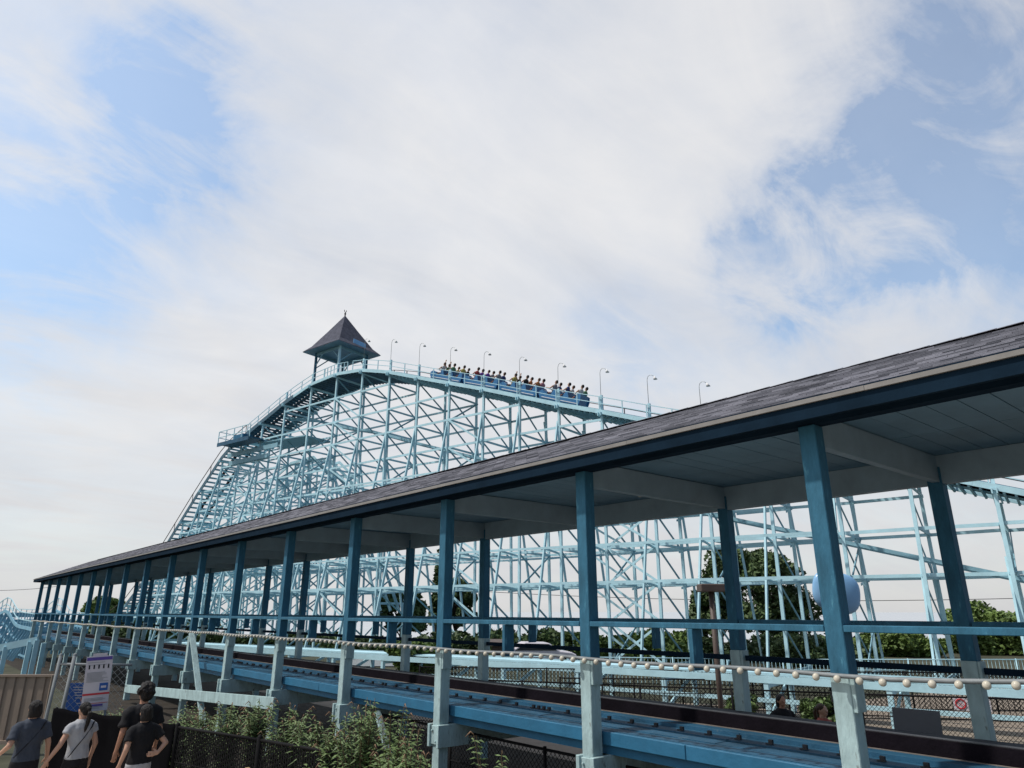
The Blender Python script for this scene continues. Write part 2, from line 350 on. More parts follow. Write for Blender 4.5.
for i in range(170):
    y0 = YA+i*.36
    if y0 > yh-5.3: break
    m.add([(RX-.11, y0, RZ-.005), (RX, y0, RZ+.04), (RX+.11, y0, RZ-.005), (RX-.11, y0+.37, RZ-.011), (RX, y0+.37, RZ+.034), (RX+.11, y0+.37, RZ-.011)], [(0, 1, 4, 3), (1, 2, 5, 4), (0, 2, 1)])
m.build('ridge_cap', M['shingle'], roofA)
m = MB()
y = YA
while y < yh:
    ln = min(3.05, yh-y); dz = random.uniform(-.006, .006)
    m.box(EX-.03, EX+.03, y, y+ln-.004, EZ-.032+dz*.3, EZ+.016+dz*.3); y += ln
m.build('drip_edge', M['drip'], roofA)
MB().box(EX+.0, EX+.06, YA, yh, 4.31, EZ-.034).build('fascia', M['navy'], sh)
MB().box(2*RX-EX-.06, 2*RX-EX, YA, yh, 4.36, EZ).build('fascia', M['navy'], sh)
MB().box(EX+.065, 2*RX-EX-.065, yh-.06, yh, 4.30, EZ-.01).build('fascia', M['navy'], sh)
# ceiling boards
m = MB(); joints = [EX+.065, 8.0, 9.37, 2*RX-EX-.065]
y = YA
while y < yh-.1:
    for a, b in zip(joints, joints[1:]):
        m.box(a+.010, b-.010, y, min(y+.290, yh-.07), 4.505+random.uniform(-.003, .003), 4.53)
    y += .302
m.build('ceiling', M['ceil'], sh)
# tie plane above the boards so the grooves stay dark
MB().box(EX+.07, 2*RX-EX-.07, YA, yh-.08, 4.54, 4.56).build('roof_deck', M['navy'], sh)
MB().box(FX-.07, FX+.07, YA, YB, 4.10, 4.498).build('long_beam', M['crossb'], sh)
MB().box(NX-.07, NX+.09, YA, YB, 4.335, 4.498).build('long_beam', M['navy'], sh)
cb = bevel(MB().box(NX+.1, FX-.075, -.05, .05, 4.12, 4.495).build('cross_beam', M['crossb'], sh, loc=(9.1, 0, 4.3)), .006)
cb.location = Vector((9.1, PY[0], 4.3))-ORG[sh.name]
# posts
def mk_post():
    p = bevel(MB().box(-.095, .095, -.095, .095, 1.78, 4.334).build('post', M['blue'], sh, loc=(0, 0, 0)), .008)
    b = bevel(MB().box(-.105, .085, -.09, .10, GZ-.1, 1.78).build('post_base', M['pale'], p, loc=(0, 0, 0)), .008)
    s_ = MB().box(-.10, .085, -.135, -.0925, 1.47, 1.777)
    bevel(s_.build('splice_board', M['pale'], p, loc=(0, 0, 0)), .006)
    return p
pp = mk_post(); used = False
def put(o, loc, src_used):
    c = o if not src_used else copy_tree(o, sh)
    if src_used: c.parent = sh
    c.location = Vector(loc)-ORG[sh.name]; return c
mid = bevel(MB().box(-.03, .03, -.0, .0, 0, 1).build('tmp', M['blue'], sh), .003)
bpy.data.objects.remove(mid)
rail0 = bevel(MB().box(-.10, .10, .10, DP-.10, 2.20, 2.265).build('handrail', M['blue'], sh, loc=(0, 0, 0)), .006)
rail1 = bevel(MB().box(-.03, .03, .10, DP-.10, 1.62, 1.70).build('lower_rail', M['navy'], sh, loc=(0, 0, 0)), .004)
bal0 = bevel(MB().box(-.10, .09, -.03, .03, 1.74, 2.198).build('baluster', M['blue'], sh, loc=(0, 0, 0)), .004)
cap0 = MB().box(-.16, -.105, -.14, .14, -.55, -.12)
cap0 = None
u = False
for i, y in enumerate(PY):
    put(pp, (NX, y, 0), u); f = copy_tree(pp, sh); f.location = Vector((FX, y+.02, 0))-ORG[sh.name]
    for X in (NX, FX):
        if i < len(PY)-1:
            put(rail0, (X, y, 0), u or X == FX)
            put(bal0, (X, y+DP/2, 0), u or X == FX)
            if X == FX: put(rail1, (X, y, 0), u)
    c = put(cb, (9.1, y, 4.3), u)
    u = True
# caps: cross beams under the track tied to the posts
m0 = None
for i, y in enumerate(PY):
    z = .45 if i < 8 else .45
    m = MB().box(NX-.17, FX+.2, y-.16, y-.098, .28, .62).box(NX-.17, FX+.2, y+.098, y+.16, .28, .62)
    m.box(NX-.135, NX-.108, y-.15, y+.15, .32, .60)
    for dz in (.37, .53): m.tube([(NX-.165, y+.05*(1 if dz > .4 else -1), dz), (NX-.14, y+.05*(1 if dz > .4 else -1), dz)], .018, 8)
    bevel(m.build('cap_beam', M['pale'], sh), .006)
# diagonal struts + white plank at the left part
bevel(MB().beam((NX-.26, 23.5, 1.75), (NX-.26, 21.2, GZ), .06, .16, (1, 0, 0)).build('diagonal_strut', M['pale'], sh), .005)
bevel(MB().beam((NX+.2, 12.9, .55), (NX+.2, 11.9, GZ), .06, .12, (1, 0, 0)).build('diagonal_strut', M['pale'], sh), .005)
bevel(MB().beam((NX-.33, 30.2, -.30), (NX-.33, 16.6, .40), .05, .26, (0, 0, 1)).build('plank', M['pale'], sh), .005)
BL = G_(640, 494, 4.43); BXX, BYY = BL.x, BL.y
# a roof lamp in the ceiling
m = MB().ell((BXX, BYY, 4.43), (.06, .06, .06)); g = tag(m.build('ceiling_bulb', M['cream'], smooth=True, loc=(BXX, BYY, 4.43)), 'round white bulb under the shelter ceiling beside the cross beam', 'light bulb')
# ---------------------------------------------------------------- string of globe bulbs
sl = thing('string_of_bulbs', (NX-.15, 5, 1.8), 'grey conduit with a row of cream globe bulbs on the near shelter posts', 'light string')
LF = lambda y: .045*max(0, 3.2-y)
pts = [(NX-.17, y, 1.80+LF(y)+.012*math.sin(y*1.8)) for y in np.arange(-7, 59.5, .5)]
MB().tube(pts, .022, 8).build('conduit', M['pipe'], sl, smooth=True)
bulb = MB().ell((0, 0, 0), (.035, .035, .036), 12, 8).tube([(0, 0, 0), (.045, 0, .02)], .018, 8).build('bulb', M['cream'], sl, smooth=True, loc=(0, 0, 0))
SPC = .212; first = True; k = 0; y = .1; rest = MB()
while y < 59:
    z = 1.775+LF(y)+.012*math.sin(y*1.8)
    if k < 100:
        b = bulb if first else bulb.copy()
        if not first: COL.objects.link(b); b.parent = sl
        b.location = Vector((NX-.215, y, z))-ORG[sl.name]; first = False
    else: rest.ell((NX-.20, y, z), (.035, .035, .036), 6, 4)
    y += SPC; k += 1
tag(rest.build('bulb_run', M['cream'], sl, smooth=True), kind='stuff')
# ---------------------------------------------------------------- station track
tr = thing('station_track', (9, 25, .6), 'blue and black timber coaster track running under the shelter roof', 'track')
TY0, TY1 = -9, 62
m = MB(); y = TY0
while y < TY1: m.box(NX+.12, NX+.19, y, y+4.86, .735, .895); y += 4.87
bevel(m.build('side_beam', M['beamblue'], tr), .006)
MB().box(NX+.19, NX+.26, TY0, TY1, .62, .80).build('side_beam', M['beamblue'], tr)
m = MB()
for a, b, z in ((7.50, 7.72, .90), (7.73, 7.97, .905), (7.98, 8.24, .925), (8.25, 8.46, .965)):
    y = TY0
    while y < TY1:
        L_ = 3.6; m.box(a, b, y, y+L_-.008, z-.045, z+random.uniform(-.003, .003)); y += L_
m.build('walkway_boards', M['deckblue'], tr)
bo_ = MB().box(0, .035, 0, .05, 0, .045).box(-.03, 0, -.02, .07, 0, .012).build('track_bracket', M['darksteel'], tr, loc=(0, 0, 0)); y = .3; k = 0
while k < 95:
    b = bo_ if k == 0 else bo_.copy()
    if k: COL.objects.link(b); b.parent = tr
    b.location = Vector((8.08, y, .927))-ORG[tr.name]; y += .42 if random.random() < .8 else .12; k += 1
MB().box(8.47, 8.51, TY0, TY1, .90, .972).build('edge_board', M['edge'], tr)
for X, dz in ((8.6, 0), (9.62, -.16)):
    m = MB().box(X-.085, X+.085, TY0, TY1, .93+dz*.5, 1.125+dz); m.build('rail_stack', M['black'], tr)
    MB().box(X-.05, X+.05, TY0, TY1, 1.127+dz, 1.135+dz).build('steel_rail', M['darksteel'], tr)
m = MB(); y = TY0
while y < TY1: m.box(7.58, 10.5, y, y+.12, .64, .84); y += .6
m.build('track_ties', M['darktie'], tr)
MB().box(9.8, 10.5, TY0, TY1, .86, .90).build('far_walkway', M['darktie'], tr)
MB().box(8.7, 9.5, TY0, TY1, .90, .93).build('centre_boards', M['black'], tr)
MB().box(7.6, 10.5, TY0, 58, .60, .632).build('under_boards', M['darktie'], tr)
# mesh screen and dark skirt under the track (chain link is seen below)
# ---------------------------------------------------------------- lift hill
AZ = YAW-R(53); dh = Vector((math.sin(AZ), math.cos(AZ), 0)); nh = Vector((math.cos(AZ), -math.sin(AZ), 0)); D2 = 40.5
def H(s, w, z): return dh*s+nh*(D2+w)+Vector((0, 0, z+GZ))
PROF = [(-14, 3.6), (-9, 5.3), (-4, 6.95), (.3, 8.5), (2.7, 9.35), (8.7, 11.6), (19.4, 15.15), (22.7, 16.3), (26.2, 17.45), (29.8, 18.75), (33.3, 20.0), (39.3, 22.0), (44.4, 23.75), (48.1, 24.7), (51.7, 25.05), (55.5, 24.75), (59.6, 23.6), (63.8, 22.0), (67.5, 20.6), (69.8, 19.5), (74.2, 15.5), (79.7, 9.9), (84, 5.8), (87.5, 3.2), (91, 1.9), (96, 1.5)]
def zt(s):
    for (a, b), (c, d) in zip(PROF, PROF[1:]):
        if a <= s <= c: return b+(d-b)*(s-a)/(c-a)
    return PROF[-1][1]
LV = [.15, 2.55, 4.86, 7.14, 9.2, 11.45, 13.6, 15.75, 18.05, 20.2, 22.6]
BS = [-12.6, -9.1, -5.6, -2.1, 1.4, 4.93, 8.43, 12.0, 15.6, 19.15, 22.72, 26.24, 29.76, 33.31, 36.98, 40.66, 44.3, 48.02, 51.74, 55.61, 59.7, 63.4, 67.0, 70.3, 73.6, 76.8, 80.0, 83.2, 86.4, 89.6, 93.0]
W2 = 3.45
lh = thing('lift_hill', H(48, 1.7, 0), 'tall light-blue timber roller coaster lift hill behind the shelter', 'roller coaster')
def hv(x): return x
bents = []
for bi, s in enumerate(BS):
    top = zt(s)-.35
    sp = s > 62
    w0, w1 = 0.0, W2
    b = bevel(MB().box(-.1, .1, -.1, .1, 0, .1).build('bent', M['aqua'], lh), .001)
    bpy.data.meshes.remove(b.data) if False else None
    # bent = cap beam mesh that parents its posts and braces
    m = MB().beam(H(s-.1, -.45, top+.12), H(s-.1, W2+.5, top+.12), .06, .26).beam(H(s+.1, -.45, top+.12), H(s+.1, W2+.5, top+.12), .06, .26)
    old = b.data; o = m.build('tmpx', M['aqua'], lh); b.data = o.data; bpy.data.objects.remove(o); bpy.data.meshes.remove(old)
    b.modifiers.clear()
    bents.append(b)
    ORG[b.name] = ORG[lh.name]; b.parent = lh; b.location = (0, 0, 0)
    def sub(nm, mm, mt='aqua'):
        return mm.build(nm, M[mt], b)
    k1 = .20 if s > 24 else .2
    pw = .15
    for w, sg in ((0, -1), (W2, 1)):
        bat = .018 if s > 8 else .1
        base = w+sg*bat*(min(top, 12))
        sub('post', MB().beam(H(s, base, -.1), H(s, w, top+(1.55 if (w == 0 and s < 62) else 0)), pw, pw*1.15, dh))
    # level struts and bent diagonals
    ms = MB(); md = MB(); lv = [z for z in LV if z < top-.6]+[top]
    def wn_(z, w=0): return w+(-1 if w == 0 else 1)*(.018 if s > 8 else .1)*max(0, min(top, 12)-z)
    for z in lv[:-1]:
        ms.beam(H(s-.11, wn_(z), z), H(s-.11, wn_(z, W2), z), .05, .16)
    for j, (a, c) in enumerate(zip(lv, lv[1:])):
        if c-a < .8: continue
        md.beam(H(s+.11, wn_(c), c), H(s+.11, wn_(a, W2), a), .05, .13)
        if (bi % 2 == 0 and j % 2 == 0) or s > 52: md.beam(H(s-.16, wn_(a), a), H(s-.16, wn_(c, W2), c), .05, .13)
    if ms.v: sub('strut_set', ms)
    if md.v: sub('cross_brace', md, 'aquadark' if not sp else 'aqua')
    # outriggers on both sides
    zt_out = min(18.0, top-.9) if s > 7 else 5.6
    if zt_out > 3:
        for sg, w in ((-1, 0), (1, W2)):
            ln = zt_out*.215+(.6 if s < 10 else 0)+(.9 if 9 < s < 17 else 0)
            sub('batter_brace', MB().beam(H(s+.13, w+sg*ln, -.1), H(s+.13, w, zt_out), .10, .19, nh))
            mt = MB()
            for z in LV:
                if .5 < z < zt_out-2: mt.beam(H(s+.17, w+sg*ln*(1-z/zt_out), z), H(s+.17, w, z-.25 if z > 3 else z), .045, .13)
            if mt.v: sub('tie_board', mt)
# ledgers: boards along the hill, one per level and side
for z in LV[1:]+[19.1, 16.9, 14.7, 12.5]:
    for w in (-.09, W2+.09):
        m = MB(); prev = None
        for a, c in zip(BS, BS[1:]):
            if z in (19.1, 16.9, 14.7, 12.5) and a < 59: continue
            if zt(a)-.9 > z or zt(c)-.9 > z:
                if min(zt(a), zt(c))-.2 < z: continue
                m.beam(H(a-.05, w, z+random.uniform(-.03, .03)), H(c+.05, w, z+random.uniform(-.03, .03)), .05, .17)
        if m.v: m.build('ledger', M['aqua'], lh)
for z in LV[1:7]:
    for sg in (-1, 1):
        m = MB()
        for a, c in zip(BS, BS[1:]):
            def oo(s):
                t_ = min(18.0, zt(s)-1.25) if s > 7 else 5.6; ln = t_*.215+(.6 if s < 10 else 0)+(.9 if 9 < s < 17 else 0); return t_, ln
            ta, la = oo(a); tb, lb = oo(c)
            if min(ta, tb) > z+1.2 and (-3 < a or z < 5):
                if z > 8 and (int(a) % 2): continue
                w = 0 if sg < 0 else W2
                m.beam(H(a, w+sg*(la*(1-z/ta)+.08), z), H(c, w+sg*(lb*(1-z/tb)+.08), z), .045, .15)
        if m.v: m.build('outer_ledger', M['aqua'], lh)
# longitudinal sway braces
m = MB()
for i, (a, c) in enumerate(zip(BS, BS[1:])):
    if a > 14 and (i % 4 == 1 or (i % 7 == 3)):
        ls = [z for z in LV if z < min(zt(a), zt(c))-.8]
        for za, zb in zip(ls, ls[1:]):
            w = -.16 if i % 2 else W2+.16
            m.beam(H(a, w, za), H(c, w, zb), .045, .14)
            if i % 3 == 0: m.beam(H(a, w+.05, zb), H(c, w+.05, za), .045, .14)
        # long diagonal over two levels
m.build('sway_brace', M['aqua'], lh)
# track on the hill
SS = list(np.arange(-13.8, 94, 1.0))
m = MB(); mw = MB(); mr = MB(); ml = MB(); md = MB(); mf = MB(); mwb = MB(); mld = MB()
for a, c in zip(SS, SS[1:]):
    za, zb = zt(a), zt(c)
    lift = a < 52
    for w in (1.12, 2.28): mr.beam(H(a, w, za+.02), H(c+.01, w, zb+.02), .16, .28)
    (ml if a < 58 else mld).beam(H(a, -.26, za-.03), H(c+.01, -.26, zb-.03), .06, .30 if a < 58 else .42); ml.beam(H(a, W2+.26, za-.03), H(c+.01, W2+.26, zb-.03), .06, .30)
    if a < 66:
        mw.beam(H(a, .32, za+.06), H(c+.005, .32, zb+.06), 1.0, .045)
        mf.beam(H(a, 3.1, za+.06), H(c+.005, 3.1, zb+.06), .8, .045)
        if lift: mwb.beam(H(a, .82, za+.14), H(c+.005, .82, zb+.14), .05, .3)
md2 = MB()
for s in np.arange(-13.8, 94, .45):
    z = zt(s)
    (md if 44 < s < 66 else md2).beam(H(s, -.22, z-.19), H(s, W2+.22, z-.19), .1, .18)
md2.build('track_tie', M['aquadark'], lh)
TRK = lh
mld.build('track_ledger', M['dropside'], lh); mr.build('track_rail', M['black'], lh); ml.build('track_ledger', M['aqua'], lh)
mw.build('walkway', M['beamblue'], lh); mf.build('walkway', M['aquadark'], lh); md.build('track_tie', M['dropside'], lh)
mwb.build('walkway_kerb', M['beamblue'], lh)
m = MB()
for a, c in zip(SS, SS[1:]):
    if a < 50: m.beam(H(a, 1.7, zt(a)-.1), H(c+.01, 1.7, zt(c)-.1), .75, .06)
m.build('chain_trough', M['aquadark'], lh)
# chain return trough below the lift
CR = [(62, 22.6), (57, 21.6), (52, 20.0), (48, 19.0), (42, 17.0), (37, 15.4), (30, 13.2), (21, 10.3), (15.5, 8.6), (10, 7.05), (1, 4.5), (-8, 2.0)]
m = MB()
for (a, b), (c, d) in zip(CR, CR[1:]): m.beam(H(a, 1.9, b), H(c, 1.9, d), .5, .12).beam(H(a, 1.62, b+.12), H(c, 1.62, d+.12), .05, .2).beam(H(a, 2.18, b+.12), H(c, 2.18, d+.12), .05, .2)
m.build('chain_return_trough', M['aquadark'], lh)
# handrails
def rails(w, s0, s1, name, hgt=1.05, step=1.77):
    m = MB(); s = s0; pr = None
    m2 = MB()
    while s <= s1:
        z = zt(s); m2.beam(H(s, w, z-.1), H(s, w, z+hgt), .06, .06, dh)
        if pr is not None:
            for k in (hgt, hgt*.55): m2.beam(H(pr, w, zt(pr)+k), H(s, w, z+k), .045, .05)
        pr = s; s += step
    a = m2.build(name, M['darksteel'] if name == 'far_handrail' else M['aqua'], lh)
rails(-.2, -12.6, 50, 'handrail'); rails(3.5, -12.6, 62, 'far_handrail'); rails(-.2, 53.5, 66, 'handrail'); rails(-.2, 50.1, 53.6, 'handrail', 1.05, .5)
m = MB(); 
for i, s in enumerate(np.arange(66, 90, 1.5)):
    m.tube([H(s, -.3, zt(s)+1.0), H(s+1.5, -.3, zt(s+1.5)+1.0)], .045, 6)
    if i % 2 == 0: m.beam(H(s, -.3, zt(s)), H(s, -.3, zt(s)+1.0), .05, .05, dh)
m.build('drop_guide_rail', M['brown'], lh)
# maintenance platform on the drop side
m = MB()
c0, c1 = 62.8, 68.6; pz = 20.15
m.beam(H(c0, -.9, pz), H(c1, -.9, pz), 1.9, .14); m.beam(H(c0, -1.85, pz-.1), H(c1, -1.85, pz-.1), .08, .4)
pl = m.build('maintenance_platform', M['deckblue'], lh)
m = MB()
for s in np.linspace(c0, c1, 5):
    m.beam(H(s, -1.8, pz), H(s, -1.8, pz+1.35), .07, .07, dh)
for k in (.7, 1.35):
    m.beam(H(c0, -1.8, pz+k), H(c1, -1.8, pz+k), .06, .06)
    m.beam(H(c1, -1.8, pz+k), H(c1, .1, pz+k), .06, .06)
m.build('guard_rail', M['aqua'], pl)
m = MB().beam(H(65.0, -.7, pz+.45), H(66.8, -.7, pz+.45), 1.0, .7).beam(H(67.0, -.5, pz+.3), H(68.2, -.5, pz+.3), .7, .45)
m.build('motor_housing', M['beamblue'], pl)
m = MB()
for z, s0, s1 in ((19.2, 60, 69), (18.3, 61.5, 68.5)):
    m.beam(H(s0, -.28, z), H(s1, -.28, z), .06, .45)
m.beam(H(56, 1.7, 19.6), H(64, 1.7, 20.0), 3.4, .12)
m.build('platform_bearer', M['aquadark'], lh)
# return hill standing close behind the first drop
rh = thing('return_hill', H(70, 7.5, 0), 'second light-blue timber trestle standing behind the first drop of the lift hill', 'roller coaster')
RP = [(50, 3), (54, 10), (58, 16), (62, 19), (66, 18.8), (70, 16.8), (75, 12.5), (80, 7.8), (86, 3.5), (93, 2)]
def rz(s_):
    for (a, b), (c, d) in zip(RP, RP[1:]):
        if a <= s_ <= c: return b+(d-b)*(s_-a)/(c-a)
    return 2
RB = [50.5, 53.5, 56.5, 59.5, 62.5, 65.5, 68.5, 71.5, 74.5, 77.5, 80.5, 83.5, 86.5, 89.5, 92.5]
for a in RB:
    tp = rz(a); b_ = MB().beam(H(a, 5.6, tp), H(a, 9.4, tp), .1, .2)
    for w in (6, 9): b_.beam(H(a, w+(w-7.5)*.05*tp*.3, -.1), H(a, w, tp), .15, .15, dh)
    for z in LV[1:]:
        if z < tp-.5: b_.beam(H(a+.1, 5.8, z), H(a+.1, 9.2, z), .05, .16)
    for z0_, z1_ in zip(LV, LV[1:]):
        if z1_ < tp: b_.beam(H(a-.1, 6, z0_), H(a-.1, 9, z1_), .05, .13)
    b_.build('bent', M['aqua'], rh)
for z in LV[1:]:
    for w in (5.9, 9.1):
        ok = [a for a in RB if rz(a) > z+.3]
        if len(ok) > 1: MB().beam(H(ok[0]-.3, w, z), H(ok[-1]+.3, w, z), .05, .16).build('ledger', M['aqua'], rh)
for w, mt_, hh in ((5.7, 'aqua', .28), (9.3, 'aqua', .28), (6.95, 'aquadark', .3), (8.05, 'aquadark', .3)):
    m = MB()
    for (a, b), (c, d) in zip(RP, RP[1:]): m.beam(H(a, w, b+.2), H(c, w, d+.2), .1, hh)
    m.build('track_rail' if mt_ == 'aquadark' else 'track_ledger', M[mt_], rh)
# ---------------------------------------------------------------- tower pavilion
S0, S1 = 51.74, 55.4
pv = thing('crest_pavilion', H(51.6, 1.7, 25), 'square pavilion with pyramid shingle roof on the hill crest', 'pavilion')
ez = 28.15; ap = 32.3; cS, cW = 53.55, 1.72; hs, hw = 2.8, 2.75
def ring(f, z): return [H(cS-hs*f, cW-hw*f, z), H(cS+hs*f, cW-hw*f, z), H(cS+hs*f, cW+hw*f, z), H(cS-hs*f, cW+hw*f, z)]
r0, r1, r2, r3 = ring(1, ez), ring(.78, ez+.62), ring(.40, ez+2.35), ring(.02, ap)
m = MB(); m.add(r0+r1+r2+r3, [(i, (i+1) % 4, 4+(i+1) % 4, 4+i) for i in range(4)]+[(4+i, 4+(i+1) % 4, 8+(i+1) % 4, 8+i) for i in range(4)]+[(8+i, 8+(i+1) % 4, 12+(i+1) % 4, 12+i) for i in range(4)])
rf = m.build('pyramid_roof', M['pavroof'], pv)
m = MB(); m.add(ring(.985, ez-.06)+ring(.985, ez-.01), [(3, 2, 1, 0), (4, 5, 6, 7)]+[(i, (i+1) % 4, 4+(i+1) % 4, 4+i) for i in range(4)]); m.build('soffit', M['ceil'], rf)
m = MB(); p = H(cS, cW, ap); m.tube([p, p+Vector((0, 0, .45))], [.07, .04], 8).ell(p+Vector((0, 0, .28)), (.11, .11, .11), 8, 6)
m.tube([p+Vector((0, 0, .4)), p+Vector((-.12, 0, .6)), p+Vector((-.1, 0, .72))], .035, 6).tube([p+Vector((0, 0, .4)), p+Vector((.12, 0, .58)), p+Vector((.1, 0, .7))], .035, 6)
m.build('finial', M['darksteel'], rf, smooth=True)
for s in (S0, S1):
    for w in (0, W2):
        bevel(MB().beam(H(s, w, zt(s)-.3), H(s, w, ez-.05), .2, .2, dh).build('pavilion_post', M['blue'] if s > 54 or w > 1 else M['aqua'], pv), .01)
m = MB()
for w in (0, W2):
    m.beam(H(S0, w, ez-.22), H(S1, w, ez-.22), .08, .3)
    for a, b in ((S0, S0+1.2), (S1, S1-1.2)): m.beam(H(a, w, ez-1.4), H(b, w, ez-.2), .08, .1)
for s in (S0, S1): m.beam(H(s, 0, ez-.2), H(s, W2, ez-.2), .08, .3).beam(H(s, 0, ez-1.7), H(s, W2/2, ez-.2), .08, .1)
m.build('pavilion_brace', M['aquadark'], pv)
fl = tag(bevel(MB().beam(H(50.9, .9, 28.7), H(50.9, 2.5, 28.6), .05, .45).build('blue_banner', M['shellblue']), .01), 'small blue banner board on the right eave of the crest pavilion', 'banner')
# ---------------------------------------------------------------- lamps along the lift
def mk_lamp():
    t = thing('walkway_lamp', (0, 0, 0), 'x', 'lamp', 'gooseneck lamps along the lift hill')
    a = MB().tube([(0, 0, 0), (0, 0, 1.75), (.0, -.06, 1.95), (.0, -.22, 2.05), (.0, -.40, 1.98), (0, -.52, 1.86)], .018, 6).build('lamp_pole', M['steel'], t, smooth=True)
    MB().loft([((0, -.60, 1.66), .14, .14), ((0, -.56, 1.80), .07, .07), ((0, -.53, 1.90), .04, .04)], 10).build('lamp_shade', M['white'], t, smooth=True)
    return t
names = ['beside the crest pavilion roof', 'second to the right of the crest pavilion', 'just left of the front of the train', 'beside the front car of the train', 'beside the second car of the train', 'beside the third car of the train', 'beside the rear car of the train', 'just right of the rear of the train', 'two to the right of the train', 'just above the shelter ridge, farthest right']
lp = mk_lamp()
for i, s in enumerate([48.02, 44.3, 40.66, 36.98, 33.31, 29.76, 26.24, 22.72, 19.15, 15.6]):
    o = lp if i == 0 else copy_tree(lp)
    o.location = H(s, -.05, zt(s)+1.1); o.rotation_euler = (0, 0, -AZ+R(0)); o['label'] = 'small gooseneck lamp on the lift hill handrail, '+names[i]
# ---------------------------------------------------------------- train
def rider(kind, arms):
    t = thing('person', (0, 0, 0), 'x', 'person', 'riders on the train')
    b = MB().ell((0, 0, 1.02), (.085, .10, .125), 10, 7).tube([(0, 0, .84), (0, 0, .96)], [.06, .05], 8)
    if arms:
        for s_ in (-1, 1): b.tube([(.2*s_, .02, .78), (.27*s_, .16, 1.02), (.26*s_, .2, 1.26)], [.055, .042, .035], 6).ell((.26*s_, .2, 1.32), (.04, .05, .07), 6, 5)
    else:
        for s_ in (-1, 1): b.tube([(.2*s_, .02, .76), (.24*s_, .2, .56), (.15*s_, .45, .55)], [.055, .042, .035], 6).ell((.14*s_, .5, .56), (.04, .06, .04), 6, 5)
    b.tube([(0.02, .1, 1.0), (0.0, .115, 1.0)], [.02, .012], 6)
    bo = b.build('body', M['skin'], t, smooth=True, loc=(0, 0, 0))
    MB().loft([((0, .02, .25), .17, .13), ((0, 0, .45), .16, .12), ((0, 0, .7), .2, .13), ((0, 0, .82), .19, .1), ((0, 0, .88), .07, .07)], 12).build('shirt', SH['grey'], bo, smooth=True, loc=(0, 0, 0))
    MB().ell((0, -.025, 1.055), (.098, .105, .12), 10, 6).build('hair', M['hair'] if kind else M['hair2'], bo, smooth=True, loc=(0, 0, 0))
    return t
train = thing('coaster_train', H(30.3, 1.7, zt(30.3)), 'blue roller coaster train full of riders climbing the lift hill', 'coaster train')
CL = 3.86
def car_mesh(par):
    # local: y forward (up hill), x across, z up
    car = MB()
    YS = 1.15
    prof = [(-1.62, .12), (1.45, .12), (1.66, .32), (1.70, .62), (1.45, .80), (1.15, .70), (.98, .48), (.72, .46), (.58, .92), (.42, .95), (.22, .50), (-.08, .46), (-.22, .46), (-.38, .92), (-.54, .95), (-.74, .50), (-1.04, .46), (-1.22, .55), (-1.36, .95), (-1.58, .98), (-1.66, .6)]
    for x in (-.66, .60): car.poly([(x, a*YS, b) for a, b in prof], (.06, 0, 0))
    car.box(-.6, .6, -1.85, 1.85, .12, .2)
    nose = [(1.42, .12), (1.68, .32), (1.72, .62), (1.5, .8), (1.3, .74), (1.3, .2)]
    car.poly([(-.599, a*YS, b) for a, b in nose], (1.198, 0, 0))
    c = car.build('car', M['trainblue'], par, loc=(0, 0, 0))
    for y in (-1.7, -.56, .6):
        MB().poly([(-.58, y-.1, .2), (-.58, y+.08, .2), (-.58, y+.02, 1.0), (-.58, y-.08, 1.0)], (1.16, 0, 0)).build('seat_back', M['trainblue'], c, loc=(0, 0, 0))
        MB().box(-.58, .58, y+.09, y+.5, .2, .42).build('seat', M['black'], c, loc=(0, 0, 0))
        MB().tube([(-.5, y+.62, .55), (-.48, y+.5, .72), (.48, y+.5, .72), (.5, y+.62, .55)], .025, 6).build('lap_bar', M['orange'], c, loc=(0, 0, 0))
    f = MB().box(-.5, .5, -1.93, 1.93, .0, .10)
    f.build('underframe', M['darksteel'], c, loc=(0, 0, 0))
    for x in (-.58, .58):
        for y in (-1.1, 1.1): MB().tube([(x-.05, y, .02), (x+.05, y, .02)], .15, 12).build('wheel', M['darksteel'], c, loc=(0, 0, 0))
    MB().box(-.675, -.662, -1.7, 1.6, .2, .25).build('side_stripe', M['white'], c, loc=(0, 0, 0))
    return c
car0 = car_mesh(train)
protos = [rider(0, False), rider(1, False), rider(1, False), rider(0, True)]
shn = list(SH); hues = []
cnt = 0; used_p = [False]*4
for ci in range(4):
    s = 23.0+CL*(3.5-ci)-.1 + (0)
    s = 25.15+1.9+CL*(3-ci)
    z0 = zt(s); sl_ = math.atan((zt(s+1)-zt(s-1))/2)
    Mw = Matrix.Translation(H(s, 1.7, z0+.24)) @ Matrix.Rotation(-AZ, 4, 'Z') @ Matrix.Rotation(sl_, 4, 'X')
    c = car0 if ci == 0 else copy_tree(car0, train)
    c.matrix_local = Matrix.Translation(-ORG[train.name]) @ Mw
    for ri, y in enumerate((.86, -.36, -1.56)):
        for side in (-1, 1):
            k = 3 if cnt in (1, 13) else (cnt*7+ci) % 3; p = protos[k]
            if used_p[k]: p = copy_tree(p)
            used_p[k] = True
            sh_ = shn[(cnt*7+ri*3) % len(shn)]
            for ch in p.children:
                for g in ch.children:
                    if g.name.startswith('shirt'):
                        g.material_slots[0].link = 'OBJECT'; g.material_slots[0].material = SH[sh_]
            p.matrix_world = Mw @ Matrix.Translation((side*.30, y, .33)) @ Matrix.Rotation(random.uniform(-.3, .3), 4, 'Z') @ Matrix.Scale(random.uniform(1.1, 1.22), 4)
            p['label'] = 'train rider in %s shirt, %s seat of row %s of the %s' % (sh_, 'near' if side < 0 else 'far', ('one', 'two', 'three')[ri], ('front car', 'second car', 'third car', 'rear car')[ci])
            cnt += 1
